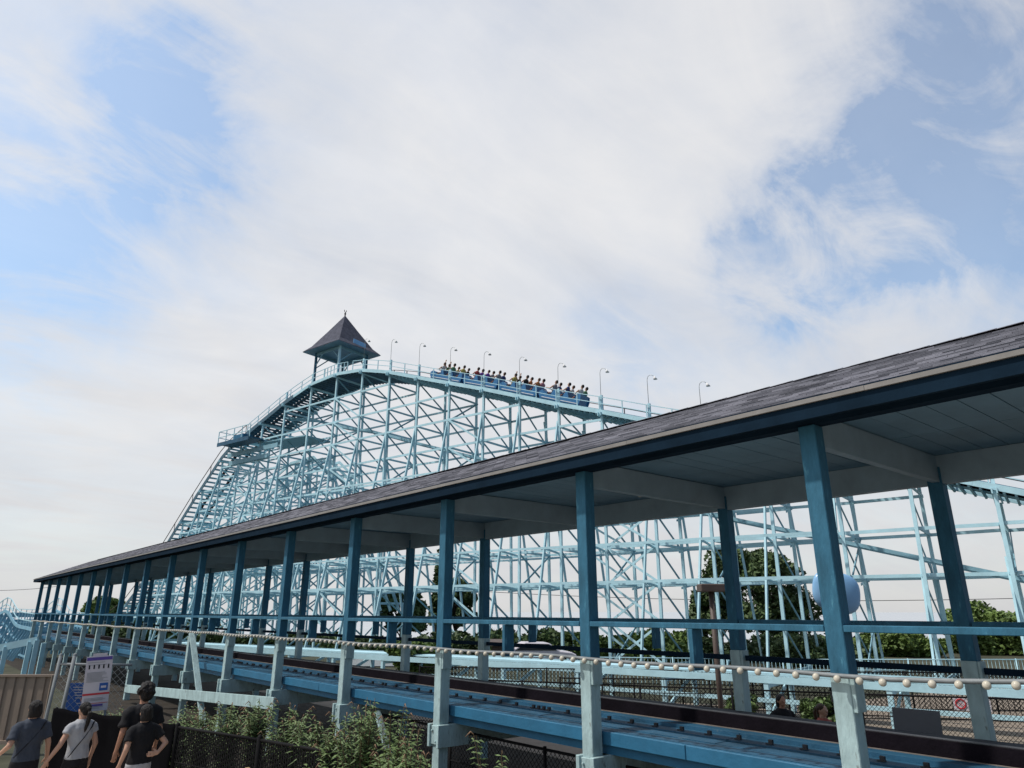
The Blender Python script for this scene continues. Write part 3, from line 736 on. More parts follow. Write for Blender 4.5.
# ---------------------------------------------------------------- low trestle between hill and shelter
lt = thing('low_brake_trestle', H(20, -17, 0), 'low light-blue timber trestle track seen through the shelter posts', 'track')
DL = -17.5
for w in (DL, DL+2.6): MB().beam(H(-6, w, 1.2), H(46, w, 1.2), .06, .2).build('side_beam', M['aqua'], lt)
MB().beam(H(-6, DL-.02, .62), H(46, DL-.02, .62), .05, .12).build('side_beam', M['aqua'], lt)
for a in np.arange(-6, 46, 3.4):
    b_ = MB().beam(H(a, DL, 1.03), H(a, DL+2.6, 1.03), .1, .14).beam(H(a, DL+.06, -.1), H(a, DL+.06, 1.1), .14, .14, dh).beam(H(a, DL+2.54, -.1), H(a, DL+2.54, 1.1), .14, .14, dh)
    b_.beam(H(a+.08, DL+.1, .0), H(a+.08, DL+2.5, 1.0), .05, .13); b_.build('trestle_bent', M['aqua'], lt)
m = MB().beam(H(-6, DL+1.3, 1.30), H(46, DL+1.3, 1.30), .9, .06)
m.build('trestle_deck', M['aqua'], lt)
# ---------------------------------------------------------------- left trestle beyond the shelter
le = thing('curved_trestle', (6.5, 66, GZ), 'light-blue timber trestle with humped handrail beyond the far end of the shelter', 'track')
ml = MB(); mhs = [MB(), MB()]; pts = []
for i in range(30):
    t = i/29; y = 59.5+t*26; x = 7.4-t*t*7.5
    z = 1.2+1.0*math.exp(-((t-.34)/.08)**2)+.2*t*3
    pts.append((x, y, z))
for i, (x, y, z) in enumerate(pts):
    b_ = MB().beam((x-.1, y, z-.2), (x+3.3, y, z-.2), .1, .16)
    for dx in (0, 3.2): b_.beam((x+dx, y, GZ-.1), (x+dx, y, z), .13, .13, (0, 1, 0))
    b_.beam((x-.03, y-.1, GZ), (x+3.2, y-.1, z-.2), .05, .12); b_.beam((x-.9, y, GZ-.1), (x-.05, y, z-.3), .08, .12, (1, 0, 0))
    b_.build('trestle_bent', M['aqua2'], le)
    for dx, mh in zip((-.1, 3.3), mhs): mh.beam((x+dx, y, z), (x+dx, y, z+1.0), .05, .05, (0, 1, 0))
    if i:
        q = pts[i-1]
        for dx, mh in zip((-.1, 3.3), mhs):
            ml.beam((q[0]+dx, q[1], q[2]), (x+dx, y, z), .07, .22)
            for k in (-.9, -1.8): ml.beam((q[0]+dx, q[1], max(q[2]+k, GZ)), (x+dx, y, max(z+k, GZ)), .05, .12)
            for k in (.5, 1.0): mh.beam((q[0]+dx, q[1], q[2]+k), (x+dx, y, z+k), .05, .05)
ml.build('trestle_beams', M['aqua2'], le); [mh.build('handrail', M['aqua'], le) for mh in mhs]
# front trestle rail (light beam at the far left, nearer)
t = thing('timber_barrier', at(20, 690, 36), 'light-blue post and beam barrier left of the shelter, above the tan panels', 'barrier')
a = at(-40, 656, 36); b = at(38, 640, 36)
MB().beam(a, b, .12, .32).build('top_beam', M['aqua'], t)
for px in (-20, 6, 30, 37): 
    p = a.lerp(b, (px+40)/78); MB().beam(Vector((p.x, p.y, GZ-.1)), p, .2, .2, (0, 1, 0)).build('barrier_post', M['aqua'], t)
p = at(44, 643, 37); MB().beam(Vector((p.x, p.y, GZ-.1)), p, .2, .2, (0, 1, 0)).build('barrier_post', M['aqua'], t)
# ---------------------------------------------------------------- near fence
def lerp_fence(y): return Vector((fence_x(y), y, PZ))
fe = thing('black_fence', (3.2, 8, 0), 'black slatted chain-link fence beside the path in front of the shrubs', 'fence')
ys = [17.0, 13.4, 11.3, 9.0, 6.8, 4.6, 2.4, .2, -2, -4]
fposts = []
for i, y in enumerate(ys):
    p = lerp_fence(y); o = MB().tube([(0, 0, -.05), (0, 0, 1.14), (0, 0, 1.17)], [.04, .04, .015], 10).build('fence_post', M['fblack'], fe, smooth=True, loc=(0, 0, 0)); o.location = p-ORG[fe.name]
for i, (a, b) in enumerate(zip(ys, ys[1:])):
    p, q = lerp_fence(a), lerp_fence(b); d = (q-p); L_ = d.length; d.normalize(); side = Vector((-d.y, d.x, 0))
    if i == 0:
        continue
    pn = MB()
    m = MB().tube([p+Vector((0, 0, 1.10)), q+Vector((0, 0, 1.10))], .022, 8).tube([p+Vector((0, 0, .06)), q+Vector((0, 0, .06))], .016, 6).tube([p+Vector((0, 0, .58)), q+Vector((0, 0, .58))], .010, 6)
    rl = m.build('fence_rail', M['fblack'], fe, smooth=True)
    m = MB(); s_ = .04
    while s_ < L_-.04:
        c = p+d*s_
        if random.random() > .02: m.beam(c+Vector((0, 0, .07)), c+Vector((0, 0, 1.085)), .025, .006, side)
        s_ += .052
    # wire mesh
    m2 = MB(); st = .075; k = -1.1
    while k < L_:
        a0, a1 = max(0, k), min(L_, k+1.02)
        if a1 > a0+.02:
            m2.beam(p+d*a0+side*.008+Vector((0, 0, .07+(a0-k))), p+d*a1+side*.008+Vector((0, 0, .07+(a1-k))), .007, .007)
            m2.beam(p+d*a0-side*.008+Vector((0, 0, 1.09-(a0-k))), p+d*a1-side*.008+Vector((0, 0, 1.09-(a1-k))), .007, .007)
        k += st
    m.build('privacy_slats', M['fblack'], rl); m2.build('wire_mesh', M['fblack'], rl)
# black windscreen on the far panels
p, q = lerp_fence(17.0), lerp_fence(13.4)
m = MB(); n = 50; zz = 14; 
pm = lerp_fence(15.2)
def ln(t): return p.lerp(pm, t*2) if t < .5 else pm.lerp(q, t*2-1)
for j in range(zz+1):
    for i in range(n+1):
        c = ln(i/n); wv = .03*noise.noise(Vector((i*.15, j*.12, 1)))
        m.v.append((c.x-.05+wv, c.y+wv, PZ+.03+1.12*j/zz+.015*math.sin(i*.5)))
m.f = [(j*(n+1)+i, j*(n+1)+i+1, (j+1)*(n+1)+i+1, (j+1)*(n+1)+i) for j in range(zz) for i in range(n)]
o = m.build('windscreen_cloth', M['screen'], fe, smooth=True)
sm = o.modifiers.new('s', 'SOLIDIFY'); sm.thickness = .006
# wooden stake
pt = at(257, 755, 9.6)
tag(bevel(MB().box(-.025, .025, -.025, .025, 0, 1.12).build('wooden_stake', M['wood'], loc=(0, 0, 0)), .004), 'bare pale timber stake standing against the black fence', 'stake').location = (pt.x-.1, pt.y, PZ)
# tan wall panels
a = at(-60, 700, 17.9); b = at(49, 700, 17.9); a.z = b.z = PZ
tw = thing('tan_panel_wall', b, 'tan corrugated panel wall at the left edge behind the people', 'wall')
d = (b-a).normalized(); L_ = (b-a).length; m = MB(); nrm = Vector((-d.y, d.x, 0)); k = 0; prof = []
s_ = 0
while s_ < L_:
    for ds, dn in ((0, 0), (.02, .035), (.10, .035), (.12, 0)):
        prof.append((min(s_+ds, L_), dn))
    s_ += .24
v = []
for s_, dn in prof:
    c = a+d*s_+nrm*dn; v += [(c.x, c.y, PZ+.02), (c.x, c.y, PZ+1.46)]
m.v = v; m.f = [(2*i, 2*i+2, 2*i+3, 2*i+1) for i in range(len(prof)-1)]
o = m.build('corrugated_sheet', M['tan'], tw); sm = o.modifiers.new('s', 'SOLIDIFY'); sm.thickness = .02
m = MB().beam(a+Vector((0, 0, 1.48)), b+Vector((0, 0, 1.48)), .08, .05).beam(a+Vector((0, 0, .04)), b+Vector((0, 0, .04)), .12, .08)
m.build('panel_frame', M['tan'], tw); bevel(MB().beam(b+Vector((0, 0, 0)), b+Vector((0, 0, 1.5)), .09, .09, (0, 1, 0)).build('end_post', M['tan'], tw), .006)
# grey gate poles and pipe behind the sign
gt = thing('grey_pipe_fence', at(66, 712, 15), 'grey pipe fence with tall leaning poles behind the information sign', 'fence')
for px, w in ((61, .032), (75, .036)):
    p = at(px, 655, 15+(.3 if px > 100 else 0)); MB().tube([(p.x-.1, p.y, GZ), (p.x, p.y, p.z)], w, 10).ell((p.x, p.y, p.z), (w*1.1, w*1.1, w), 8, 5).build('pole', M['greywall'], gt, smooth=True)
MB().tube([at(57, 664, 15), at(132, 665, 15.3)], .025, 8).build('top_pipe', M['greywall'], gt, smooth=True)
m = MB(); a = at(60, 666, 15.05); b = at(130, 666, 15.3); d = (b-a); L_ = d.length; d.normalize()
for k in np.arange(-1.7, L_, .13):
    for sg in (0, 1):
        a0, a1 = max(0, k), min(L_, k+1.7)
        z = lambda t: (a.z-(t-k)) if sg else (a.z-1.7+(t-k))
        m.beam(Vector((a.x+d.x*a0, a.y+d.y*a0, z(a0))), Vector((a.x+d.x*a1, a.y+d.y*a1, z(a1))), .005, .005)
m.build('wire_mesh', M['steel'], gt)
# ---------------------------------------------------------------- signs
def board(name, px0, px1, y0, y1, fwd, th_=.03, tilt=0, zb=None, label='', cat='sign'):
    a = at(px0, (y0+y1)/2, fwd); b = at(px1, (y0+y1)/2, fwd); zt_ = at((px0+px1)/2, y0, fwd).z; z0 = at((px0+px1)/2, y1, fwd).z
    w = (b-a).length; h = zt_-z0; c = (a+b)/2; c.z = (zt_+z0)/2
    t = thing(name, c, label, cat); t.rotation_euler = (0, R(tilt), -YAW+math.atan(((px0+px1)/2-512)/726)*-1); ORG[t.name] = Vector()
    return t, w, h
def lb(t, x0, x1, z0, z1, y, nm, mt, w, h, th_=.004):
    return MB().box(-w/2+x0*w, -w/2+x1*w, y-th_, y, -h/2+z0*h, -h/2+z1*h).build(nm, M[mt], t, loc=(0, 0, 0))
t, w, h = board('information_sign', 85.5, 108.5, 656, 711, 14.5, tilt=-3, label='tall white information sign with purple header and red band beside the shrubs')
lb(t, 0, 1, 0, 1, 0, 'sign_panel', 'offwhite', w, h, .03)
lb(t, .02, .98, .925, .985, -.031, 'header', 'purple', w, h)
for k in range(5):
    x = -w/2+w*(.14+.18*k); MB().box(x-.012, x+.012, -.036, -.032, h*.27, h*.27+.06).ell((x, -.034, h*.27+.065), (.012, .002, .012), 8, 4).build('icon', M['blackcloth'], t, loc=(0, 0, 0))
random.seed(3)
for zf in [.885, .84]+[.70-.021*k for k in range(9)]+[.23-.02*k for k in range(3)]+[.07, .045]:
    MB().box(-w*.42, w*random.uniform(.15, .42), -.035, -.032, h*(zf-.5), h*(zf-.5)+.006).build('print_line', M['greywall'], t, loc=(0, 0, 0))
lb(t, .60, .92, .36, .50, -.031, 'blue_panel', 'signblue', w, h); lb(t, .66, .86, .41, .45, -.036, 'blue_panel_mark', 'offwhite', w, h)
lb(t, 0, 1, .29, .325, -.031, 'red_band', 'red', w, h); lb(t, 0.02, .98, .135, .145, -.031, 'red_rule', 'red', w, h); lb(t, .3, .8, .085, .12, -.031, 'purple_mark', 'purple', w, h)
MB().box(-.12, .12, -.02, 0, h/2, h/2+.05).build('sign_cap', M['offwhite'], t, loc=(0, 0, 0))
for x in (-w/2+.03, w/2-.03): MB().box(x-.02, x+.02, 0.002, .04, -h/2-.6, h/2-.1).build('sign_leg', M['steel'], t, loc=(0, 0, 0))
t, w, h = board('blue_poster', 68, 86, 683, 713, 15.6, tilt=2, label='blue poster with white and pink marks left of the information sign')
lb(t, 0, 1, 0, 1, 0, 'poster_panel', 'signblue', w, h, .02)
m = MB()
for k in range(7): m.box(-w*.3+.02*k, w*random.uniform(-.1, .35), -.025, -.021, h*(.35-.09*k), h*(.35-.09*k)+.014)
m.build('poster_lines', M['offwhite'], t, loc=(0, 0, 0)); MB().ell((w*.3, -.023, -h*.05), (.05, .003, .05), 12, 6).build('pink_dot', M['redtee'], t, loc=(0, 0, 0))
MB().box(-.03, .03, .003, .05, -h/2-.9, h/2).build('poster_leg', M['steel'], t, loc=(0, 0, 0))
t, w, h = board('grey_sign_back', 896, 938, 709, 733, 10.5, tilt=2, label='plain grey back of a sign board behind the track at right')
lb(t, 0, 1, 0, 1, 0, 'sign_panel', 'grey', w, h, .03)
for x in (-w/2+.06, w/2-.06): MB().box(x-.02, x+.02, .003, .04, -h/2-1.5, h/2-.05).build('sign_leg', M['darksteel'], t, loc=(0, 0, 0))
t, w, h = board('warning_sign', 956, 988, 698, 711, 19, label='white sign with red no-entry symbol on the far fence')
lb(t, 0, 1, 0, 1, 0, 'sign_panel', 'offwhite', w, h, .02)
m = MB(); R0 = h*.36; cxs = -w*.3
ringp = [(cxs+R0*math.cos(a), -.025, R0*math.sin(a)) for a in np.linspace(0, 2*math.pi, 25)]
m.tube(ringp, .018, 6).beam((cxs-R0*.7, -.025, R0*.7), (cxs+R0*.7, -.025, -R0*.7), .01, .03, (0, 1, 0)); m.build('no_entry_symbol', M['red'], t, loc=(0, 0, 0))
def text(t, s, size, x, z, y, mt, nm='lettering'):
    cu = bpy.data.curves.new(nm, 'FONT'); cu.body = s; cu.size = size; cu.extrude = .001; cu.align_x = 'LEFT'
    o = bpy.data.objects.new(nm, cu); COL.objects.link(o); dg = bpy.context.evaluated_depsgraph_get(); me = bpy.data.meshes.new_from_object(o.evaluated_get(dg)); bpy.data.objects.remove(o)
    o = bpy.data.objects.new(nm, me); COL.objects.link(o); o.parent = t; o.location = (x, y, z); o.rotation_euler = (R(90), 0, 0); me.materials.clear(); me.materials.append(M[mt]); return o
text(t, 'NO', .13, -.02, .02, -.023, 'red'); text(t, 'ENTRY', .12, -.02, -.13, -.023, 'blackcloth')
# ---------------------------------------------------------------- fences behind the track
def mesh_fence(pts, h, base, label, step=.11, wire=.006, post=2.4, mats='fblack', bars=False):
    t = thing('mesh_fence', Vector(pts[0])+Vector((0, 0, base)), label, 'fence')
    mr = MB(); mm = MB()
    for p, q in zip(pts, pts[1:]):
        p = Vector(p); q = Vector(q); d = q-p; L_ = d.length; d.normalize(); Z = Vector((0, 0, 1))
        for z in (.05, h, h*.62): mr.tube([p+Z*(base+z), q+Z*(base+z)], .022 if z == h else .014, 6)
        k = 0
        while k <= L_: MB().tube([p+d*k+Z*(base-.05), p+d*k+Z*(base+h+.04)], .028, 8).build('fence_post', M[mats], t, smooth=True); k += post
        if bars:
            k = 0
            while k < L_: mm.beam(p+d*k+Z*(base+.06), p+d*k+Z*(base+h), .016, .016, (1, 0, 0)); k += step
        else:
            k = -h
            while k < L_:
                a0, a1 = max(0, k), min(L_, k+h)
                mm.beam(p+d*a0+Z*(base+(a0-k)), p+d*a1+Z*(base+(a1-k)), wire, wire); mm.beam(p+d*a0+Z*(base+h-(a0-k)), p+d*a1+Z*(base+h-(a1-k)), wire, wire)
                k += step
    mr.build('fence_rail', M[mats], t, smooth=True); mm.build('wire_mesh', M[mats], t)
def G(px, py, z):   # ground-plane point under a pixel, on height z
    d = ray(px, py); k = (z-EYE)/d.z; return Vector((0, 0, EYE))+d*k
A1 = G(380, 676, .45); A2 = G(640, 686, .45); A3 = G(860, 694, .45); A4 = G(1100, 702, .45)
for P in (A1, A2, A3, A4): P.z = 0
mesh_fence([A1, A2, A3, A4], 1.25, GZ, 'black chain-link fence just behind the shelter, seen over the track', .10, .008)
B1 = G(560, 678, .3); B2 = G(830, 681, .3); B3 = G(1100, 684, .3)
for P in (B1, B2, B3): P.z = 0
mesh_fence([B1, B2, B3], 1.1, GZ, 'farther black picket fence along the midway, below the coaster braces', .16, .02, 2.4, 'fblack', True)
C1 = at(420, 660, 36); C2 = at(800, 660, 33); C3 = at(1100, 660, 33)
for P in (C1, C2, C3): P.z = 0
mesh_fence([C1, C2, C3], 1.15, GZ, 'pale blue picket railing around the base of the coaster', .17, .05, 2.4, 'aqua', True)
D1 = at(420, 660, 28); D2_ = at(760, 660, 26); D3 = at(1120, 660, 25)
for P in (D1, D2_, D3): P.z = 0
mesh_fence([D1, D2_, D3], 1.2, GZ, 'dark chain-link fence between the low trestle and the picket railing', .14, .014)
# chain-link skirt below the near posts under the track
mesh_fence([(7.75, -6, 0), (7.75, 14, 0)], 1.25, GZ, 'dark chain-link fence under the near edge of the track', .09, .006)
# long light handrails in front of the low trestle
# ---------------------------------------------------------------- lamp post, blue shell, background
p = at(711, 592, 17); lp2 = thing('shoebox_lamp_post', (p.x, p.y, GZ), 'brown lamp post with flat box head behind the shelter', 'lamp post')
MB().tube([(p.x, p.y, GZ), (p.x, p.y, p.z)], .06, 10).build('pole', M['brown'], lp2, smooth=True)
hd = at(711, 588, 17); bevel(MB().beam(hd-hr*.29, hd+hr*.29, .42, .18).build('lamp_head', M['brown'], lp2), .02)
c = at(836, 592, 14.5); bs = thing('blue_scalloped_shell', (c.x, c.y, GZ), 'glossy light-blue rounded shell on a pole behind the rightmost near post', 'decoration')
m = MB(); n = 36; vs = []; rings_ = 10
for j in range(rings_+1):
    rr = math.sin(math.pi/2*j/rings_); dep = math.cos(math.pi/2*j/rings_)
    for i in range(n):
        a_ = 2*math.pi*i/n; lob = 1+.05*math.cos(2*a_+.5)-.06*math.cos(4*a_+.6)*rr
        q = c+hr*(rr*.45*lob*math.cos(a_))+hu*(rr*.41*lob*math.sin(a_)-.03*math.cos(a_)*rr)-hf*(.13*dep)
        vs.append(q)
m.add(vs, [(j*n+i, j*n+(i+1) % n, (j+1)*n+(i+1) % n, (j+1)*n+i) for j in range(rings_) for i in range(n)])
o = m.build('shell', M['shellblue'], bs, smooth=True); sm = o.modifiers.new('s', 'SOLIDIFY'); sm.thickness = .03
MB().tube([q_ for q_ in vs[-n:]]+[vs[-n]], .012, 6).build('shell_rim', M['white'], bs, smooth=True)
MB().tube([(c.x+.1, c.y+.1, GZ), (c.x+.1, c.y+.1, c.z)], .05, 8).build('pole', M['steel'], bs, smooth=True)
def building(name, px0, px1, ytop, fwd, depth, mt, label, roofm='greywall', rise=.8, cat='building'):
    a = at(px0, 640, fwd); b = at(px1, 640, fwd); zt_ = at((px0+px1)/2, ytop, fwd).z; a.z = b.z = GZ
    t = thing(name, (a+b)/2, label, cat); e = hf*depth; H_ = zt_-rise
    m = MB(); z = Vector((0, 0, H_-GZ)); m.add([a, b, b+e, a+e, a+z, b+z, b+e+z, a+e+z], [(0, 1, 5, 4), (1, 2, 6, 5), (2, 3, 7, 6), (3, 0, 4, 7), (4, 5, 6, 7)])
    wl = m.build('wall', M[mt], t)
    c0 = a+e/2; c1 = b+e/2; zz = Vector((0, 0, H_-GZ+rise)); o_ = (b-a).normalized()*.4; f_ = hf*.4
    m = MB(); m.add([a+z-o_-f_, b+z+o_-f_, b+e+z+o_+f_, a+e+z-o_+f_, c0+zz-o_, c1+zz+o_], [(0, 1, 5, 4), (2, 3, 4, 5), (1, 2, 5), (3, 0, 4)])
    m.build('roof', M[roofm], t)
    n = max(2, int((b-a).length/2.6))
    for k in range(n):
        p_ = a.lerp(b, (k+.5)/n)-hf*.03; u_ = (b-a).normalized()
        if H_-GZ < 2.2: continue
        m = MB().beam(p_+Vector((0, 0, 1.6))-u_*.45, p_+Vector((0, 0, 1.6))+u_*.45, .05, 1.0); m.build('window', M['glass'], t)
    return t
building('midway_building', 352, 405, 655, 45, 7, 'greywall', 'low grey building far behind the shelter, left of the dark trees', rise=.6)
building('food_stand', 492, 503, 640, 42, 3, 'brown', 'narrow brown stand far behind the shelter', 'brown', rise=.3, cat='kiosk')
building('white_pavilion', 925, 985, 657, 80, 8, 'white', 'distant white pavilion between the two right-hand trees', 'offwhite', 1.2)
building('ticket_stand', 150, 168, 655, 60, 4, 'white', 'small white stand seen far off under the shelter', 'offwhite', .8, cat='kiosk')
# parked white car
def car(fwd, px, label, mt):
    c = at(px, 680, fwd); c.z = GZ
    t = thing('parked_car', c, label, 'car'); t.rotation_euler = (0, 0, -YAW+R(8)); ORG[t.name] = Vector()
    prof = [(-2.2, .35), (2.15, .35), (2.2, .75), (1.9, .9), (1.2, .98), (.55, 1.42), (-.9, 1.46), (-1.7, 1.02), (-2.15, .95)]
    bevel(MB().poly([(a, -.85, b) for a, b in prof], (0, 1.7, 0)).build('body', M[mt], t, loc=(0, 0, 0)), .06)
    MB().poly([(1.0, -.87, 1.0), (.5, -.87, 1.36), (-.85, -.87, 1.4), (-1.45, -.87, 1.02)], (0, 1.74, 0)).build('window', M['glass'], t, loc=(0, 0, 0))
    for x in (-1.35, 1.35):
        for y in (-.82, .82):
            w_ = MB().tube([(x, y-.1, .32), (x, y+.1, .32)], .33, 16).build('wheel', M['black'], t, loc=(0, 0, 0)); MB().tube([(x, y-.11, .32), (x, y+.11, .32)], .18, 12).build('rim', M['steel'], w_, loc=(0, 0, 0))
car(44, 538, 'white car parked far behind the shelter', 'offwhite')
# ---------------------------------------------------------------- trees
def leaves(cs, rs, n, size, seed=0, flat=.7, ar=1.7, ground_z=None):
    g = np.random.default_rng(seed); cs = np.array(cs); rs = np.array(rs, float); vol = rs.prod(axis=1); pr = vol/vol.sum()
    idx = g.choice(len(cs), n, p=pr); v = g.normal(size=(n, 3)); v /= np.linalg.norm(v, axis=1)[:, None]
    rad = g.uniform(.35, 1, n)**.5; P = cs[idx]+v*rs[idx]*rad[:, None]
    a = g.normal(size=(n, 3)); a[:, 2] *= flat; a /= np.linalg.norm(a, axis=1)[:, None]
    b = g.normal(size=(n, 3)); b -= (b*a).sum(1)[:, None]*a; b /= np.linalg.norm(b, axis=1)[:, None]
    s = size*g.uniform(.6, 1.3, n)[:, None]; A = a*s*ar/2; B = b*s/2
    V = np.stack([P-A, P-B*.9, P+A, P+B*.9], 1).reshape(-1, 3); Fc = np.arange(4*n).reshape(-1, 4)
    return V, Fc
def leaf_obj(V, Fc, name, m_, parent):
    me = bpy.data.meshes.new(name); org = ORG[parent.name]; me.from_pydata((V-np.array(org)).tolist(), [], Fc.tolist()); me.materials.append(m_)
    o = bpy.data.objects.new(name, me); COL.objects.link(o); o.parent = parent; return o
def tree(px, ytop, wpx, fwd, mt, label, name='leafy_tree', seed=1, n=7000, conifer=False, group='trees beyond the coaster', crown_lo=.2, lsz=None):
    base = at(px, 640, fwd); base.z = GZ; top = at(px, ytop, fwd).z; Hh = top-GZ; Wd = wpx/690*fwd
    t = thing(name, base, label, 'tree', group); g = np.random.default_rng(seed)
    m = MB(); m.tube([base, base+Vector((.1, 0, Hh*.4)), base+Vector((0, .1, Hh*.85))], [.03*Hh, .02*Hh, .004*Hh], 8)
    cs = []; rs = []
    if conifer:
        for k in range(26):
            f = k/25; z = Hh*(.12+.86*f); r = Wd/2*(1-f)*1.0+.15
            for j in range(5):
                a = g.uniform(0, 6.28); cs.append((base.x+math.cos(a)*r*.5, base.y+math.sin(a)*r*.5, GZ+z)); rs.append((r*.55, r*.55, Hh*.03))
    else:
        nb = 34
        for k in range(nb):
            a = g.uniform(0, 6.28); f = g.uniform(crown_lo+.1, .92); r = Wd/2*g.uniform(.2, .9)*math.sqrt(max(.12, 1-((f-.5)/.55)**2))
            c = (base.x+math.cos(a)*r, base.y+math.sin(a)*r, GZ+Hh*f); q = g.uniform(.08, .2)*Wd
            cs.append(c); rs.append((q, q, q*.72)); m.tube([base+Vector((0, 0, Hh*f*.45)), Vector(c)*.6+(base+Vector((0, 0, Hh*f*.6)))*.4, Vector(c)], [.011*Hh, .006*Hh, .002*Hh], 5)
        cs.append((base.x, base.y, GZ+Hh*.88)); rs.append((Wd*.2, Wd*.2, Hh*.12))
    m.build('trunk', M['bark'], t, smooth=True)
    V, Fc = leaves(cs, rs, n, lsz or max(.16, fwd*.0042), seed)
    leaf_obj(V, Fc, 'crown', M[mt], t)
tree(400, 587, 48, 72, 'leafd', 'dark round tree seen between the third and fourth near posts from the right', seed=2, n=8000)
tree(455, 578, 44, 76, 'leafd', 'tall dark tree behind the shelter post left of centre', seed=3, n=8000)
tree(436, 548, 16, 110, 'leafd', 'distant pointed dark treetop above the handrail, left of centre', 'conifer', seed=4, n=2500, conifer=True)
tree(765, 552, 118, 62, 'leafd', 'broad dark tree behind the coaster braces, right of the brown lamp post', seed=5, n=15000, crown_lo=.05)
tree(722, 592, 60, 64, 'leafd', 'smaller dark tree beside the brown lamp post', seed=15, n=7000)
tree(697, 590, 20, 66, 'leafd', 'narrow dark conifer left of the brown lamp post', 'conifer', seed=6, n=3000, conifer=True)
tree(898, 632, 72, 55, 'leafm', 'bright green low tree right of the light-blue shell', seed=7, n=10000, crown_lo=0)
tree(1000, 611, 105, 58, 'leafm', 'bright green bushy tree at the right edge', seed=8, n=13000, crown_lo=0)
tree(98, 598, 34, 120, 'leafm', 'distant green tree seen through the far shelter posts', seed=9, n=4000)
tree(415, 640, 46, 34, 'leafm', 'mid green bush behind the shelter, below the dark trees', 'bush', seed=10, n=5000, crown_lo=0)
tree(372, 645, 30, 50, 'leafd', 'dark bush beside the low grey building', 'bush', seed=16, n=4000, crown_lo=0)
tree(440, 640, 36, 40, 'leafd', 'dark bush between the green bush and the brown stand', 'bush', seed=17, n=4000, crown_lo=0)
tree(655, 636, 70, 48, 'leafm', 'wide green shrub left of the brown lamp post', 'bush', seed=11, n=7000, crown_lo=0)
tree(590, 640, 50, 52, 'leafm', 'green shrub behind the central shelter post', 'bush', seed=12, n=5000, crown_lo=0)
tree(800, 640, 70, 46, 'leafd', 'dark low shrub below the broad dark tree', 'bush', seed=13, n=6000, crown_lo=0)
tree(536, 640, 34, 60, 'leafm', 'small green shrub behind the parked white car', 'bush', seed=14, n=3500, crown_lo=0)
tree(735, 695, 34, 22, 'leafs', 'yellow-green shrub just behind the black mesh fence', 'bush', seed=18, n=3500, crown_lo=0, lsz=.09)
tree(815, 697, 44, 19, 'leafs', 'green shrub behind the two heads at right', 'bush', seed=19, n=4000, crown_lo=0, lsz=.08)
# hedges far behind the coaster
for k, (a_, b_, fw, yt, mt_) in enumerate([(430, 560, 52, 634, 'leafd'), (555, 700, 58, 636, 'leafm'), (690, 870, 50, 640, 'leafd'), (945, 1100, 60, 640, 'leafm'), (200, 340, 70, 636, 'leafd'), (330, 440, 60, 640, 'leafd'), (60, 210, 85, 622, 'leafd')]):
    cs = []; rs = []; g = np.random.default_rng(90+k); p = at((a_+b_)/2, 640, fw); p.z = GZ
    for q in range(26):
        px = a_+(b_-a_)*(q+.5)/26; c = at(px, 640, fw+g.uniform(-2, 2)); top = at(px, yt, fw).z+g.uniform(-.5, .3); c.z = GZ
        for f in (.3, .75): cs.append((c.x, c.y, GZ+(top-GZ)*f)); rs.append((1.0*fw/55, 1.0*fw/55, (top-GZ)*.3))
    t = thing('hedge', p, ['dark hedge behind the parked white car', 'bright green hedge behind the centre of the coaster', 'dark hedge below the broad dark tree', 'green hedge at the right edge', 'dark hedge seen through the far shelter posts', 'dark hedge left of the dark trees', 'distant hedge near the far end of the shelter'][k], 'hedge', 'hedges behind the coaster')
    V, Fc = leaves(cs, rs, 6500, fw*.005, 90+k); leaf_obj(V, Fc, 'foliage', M[mt_], t)
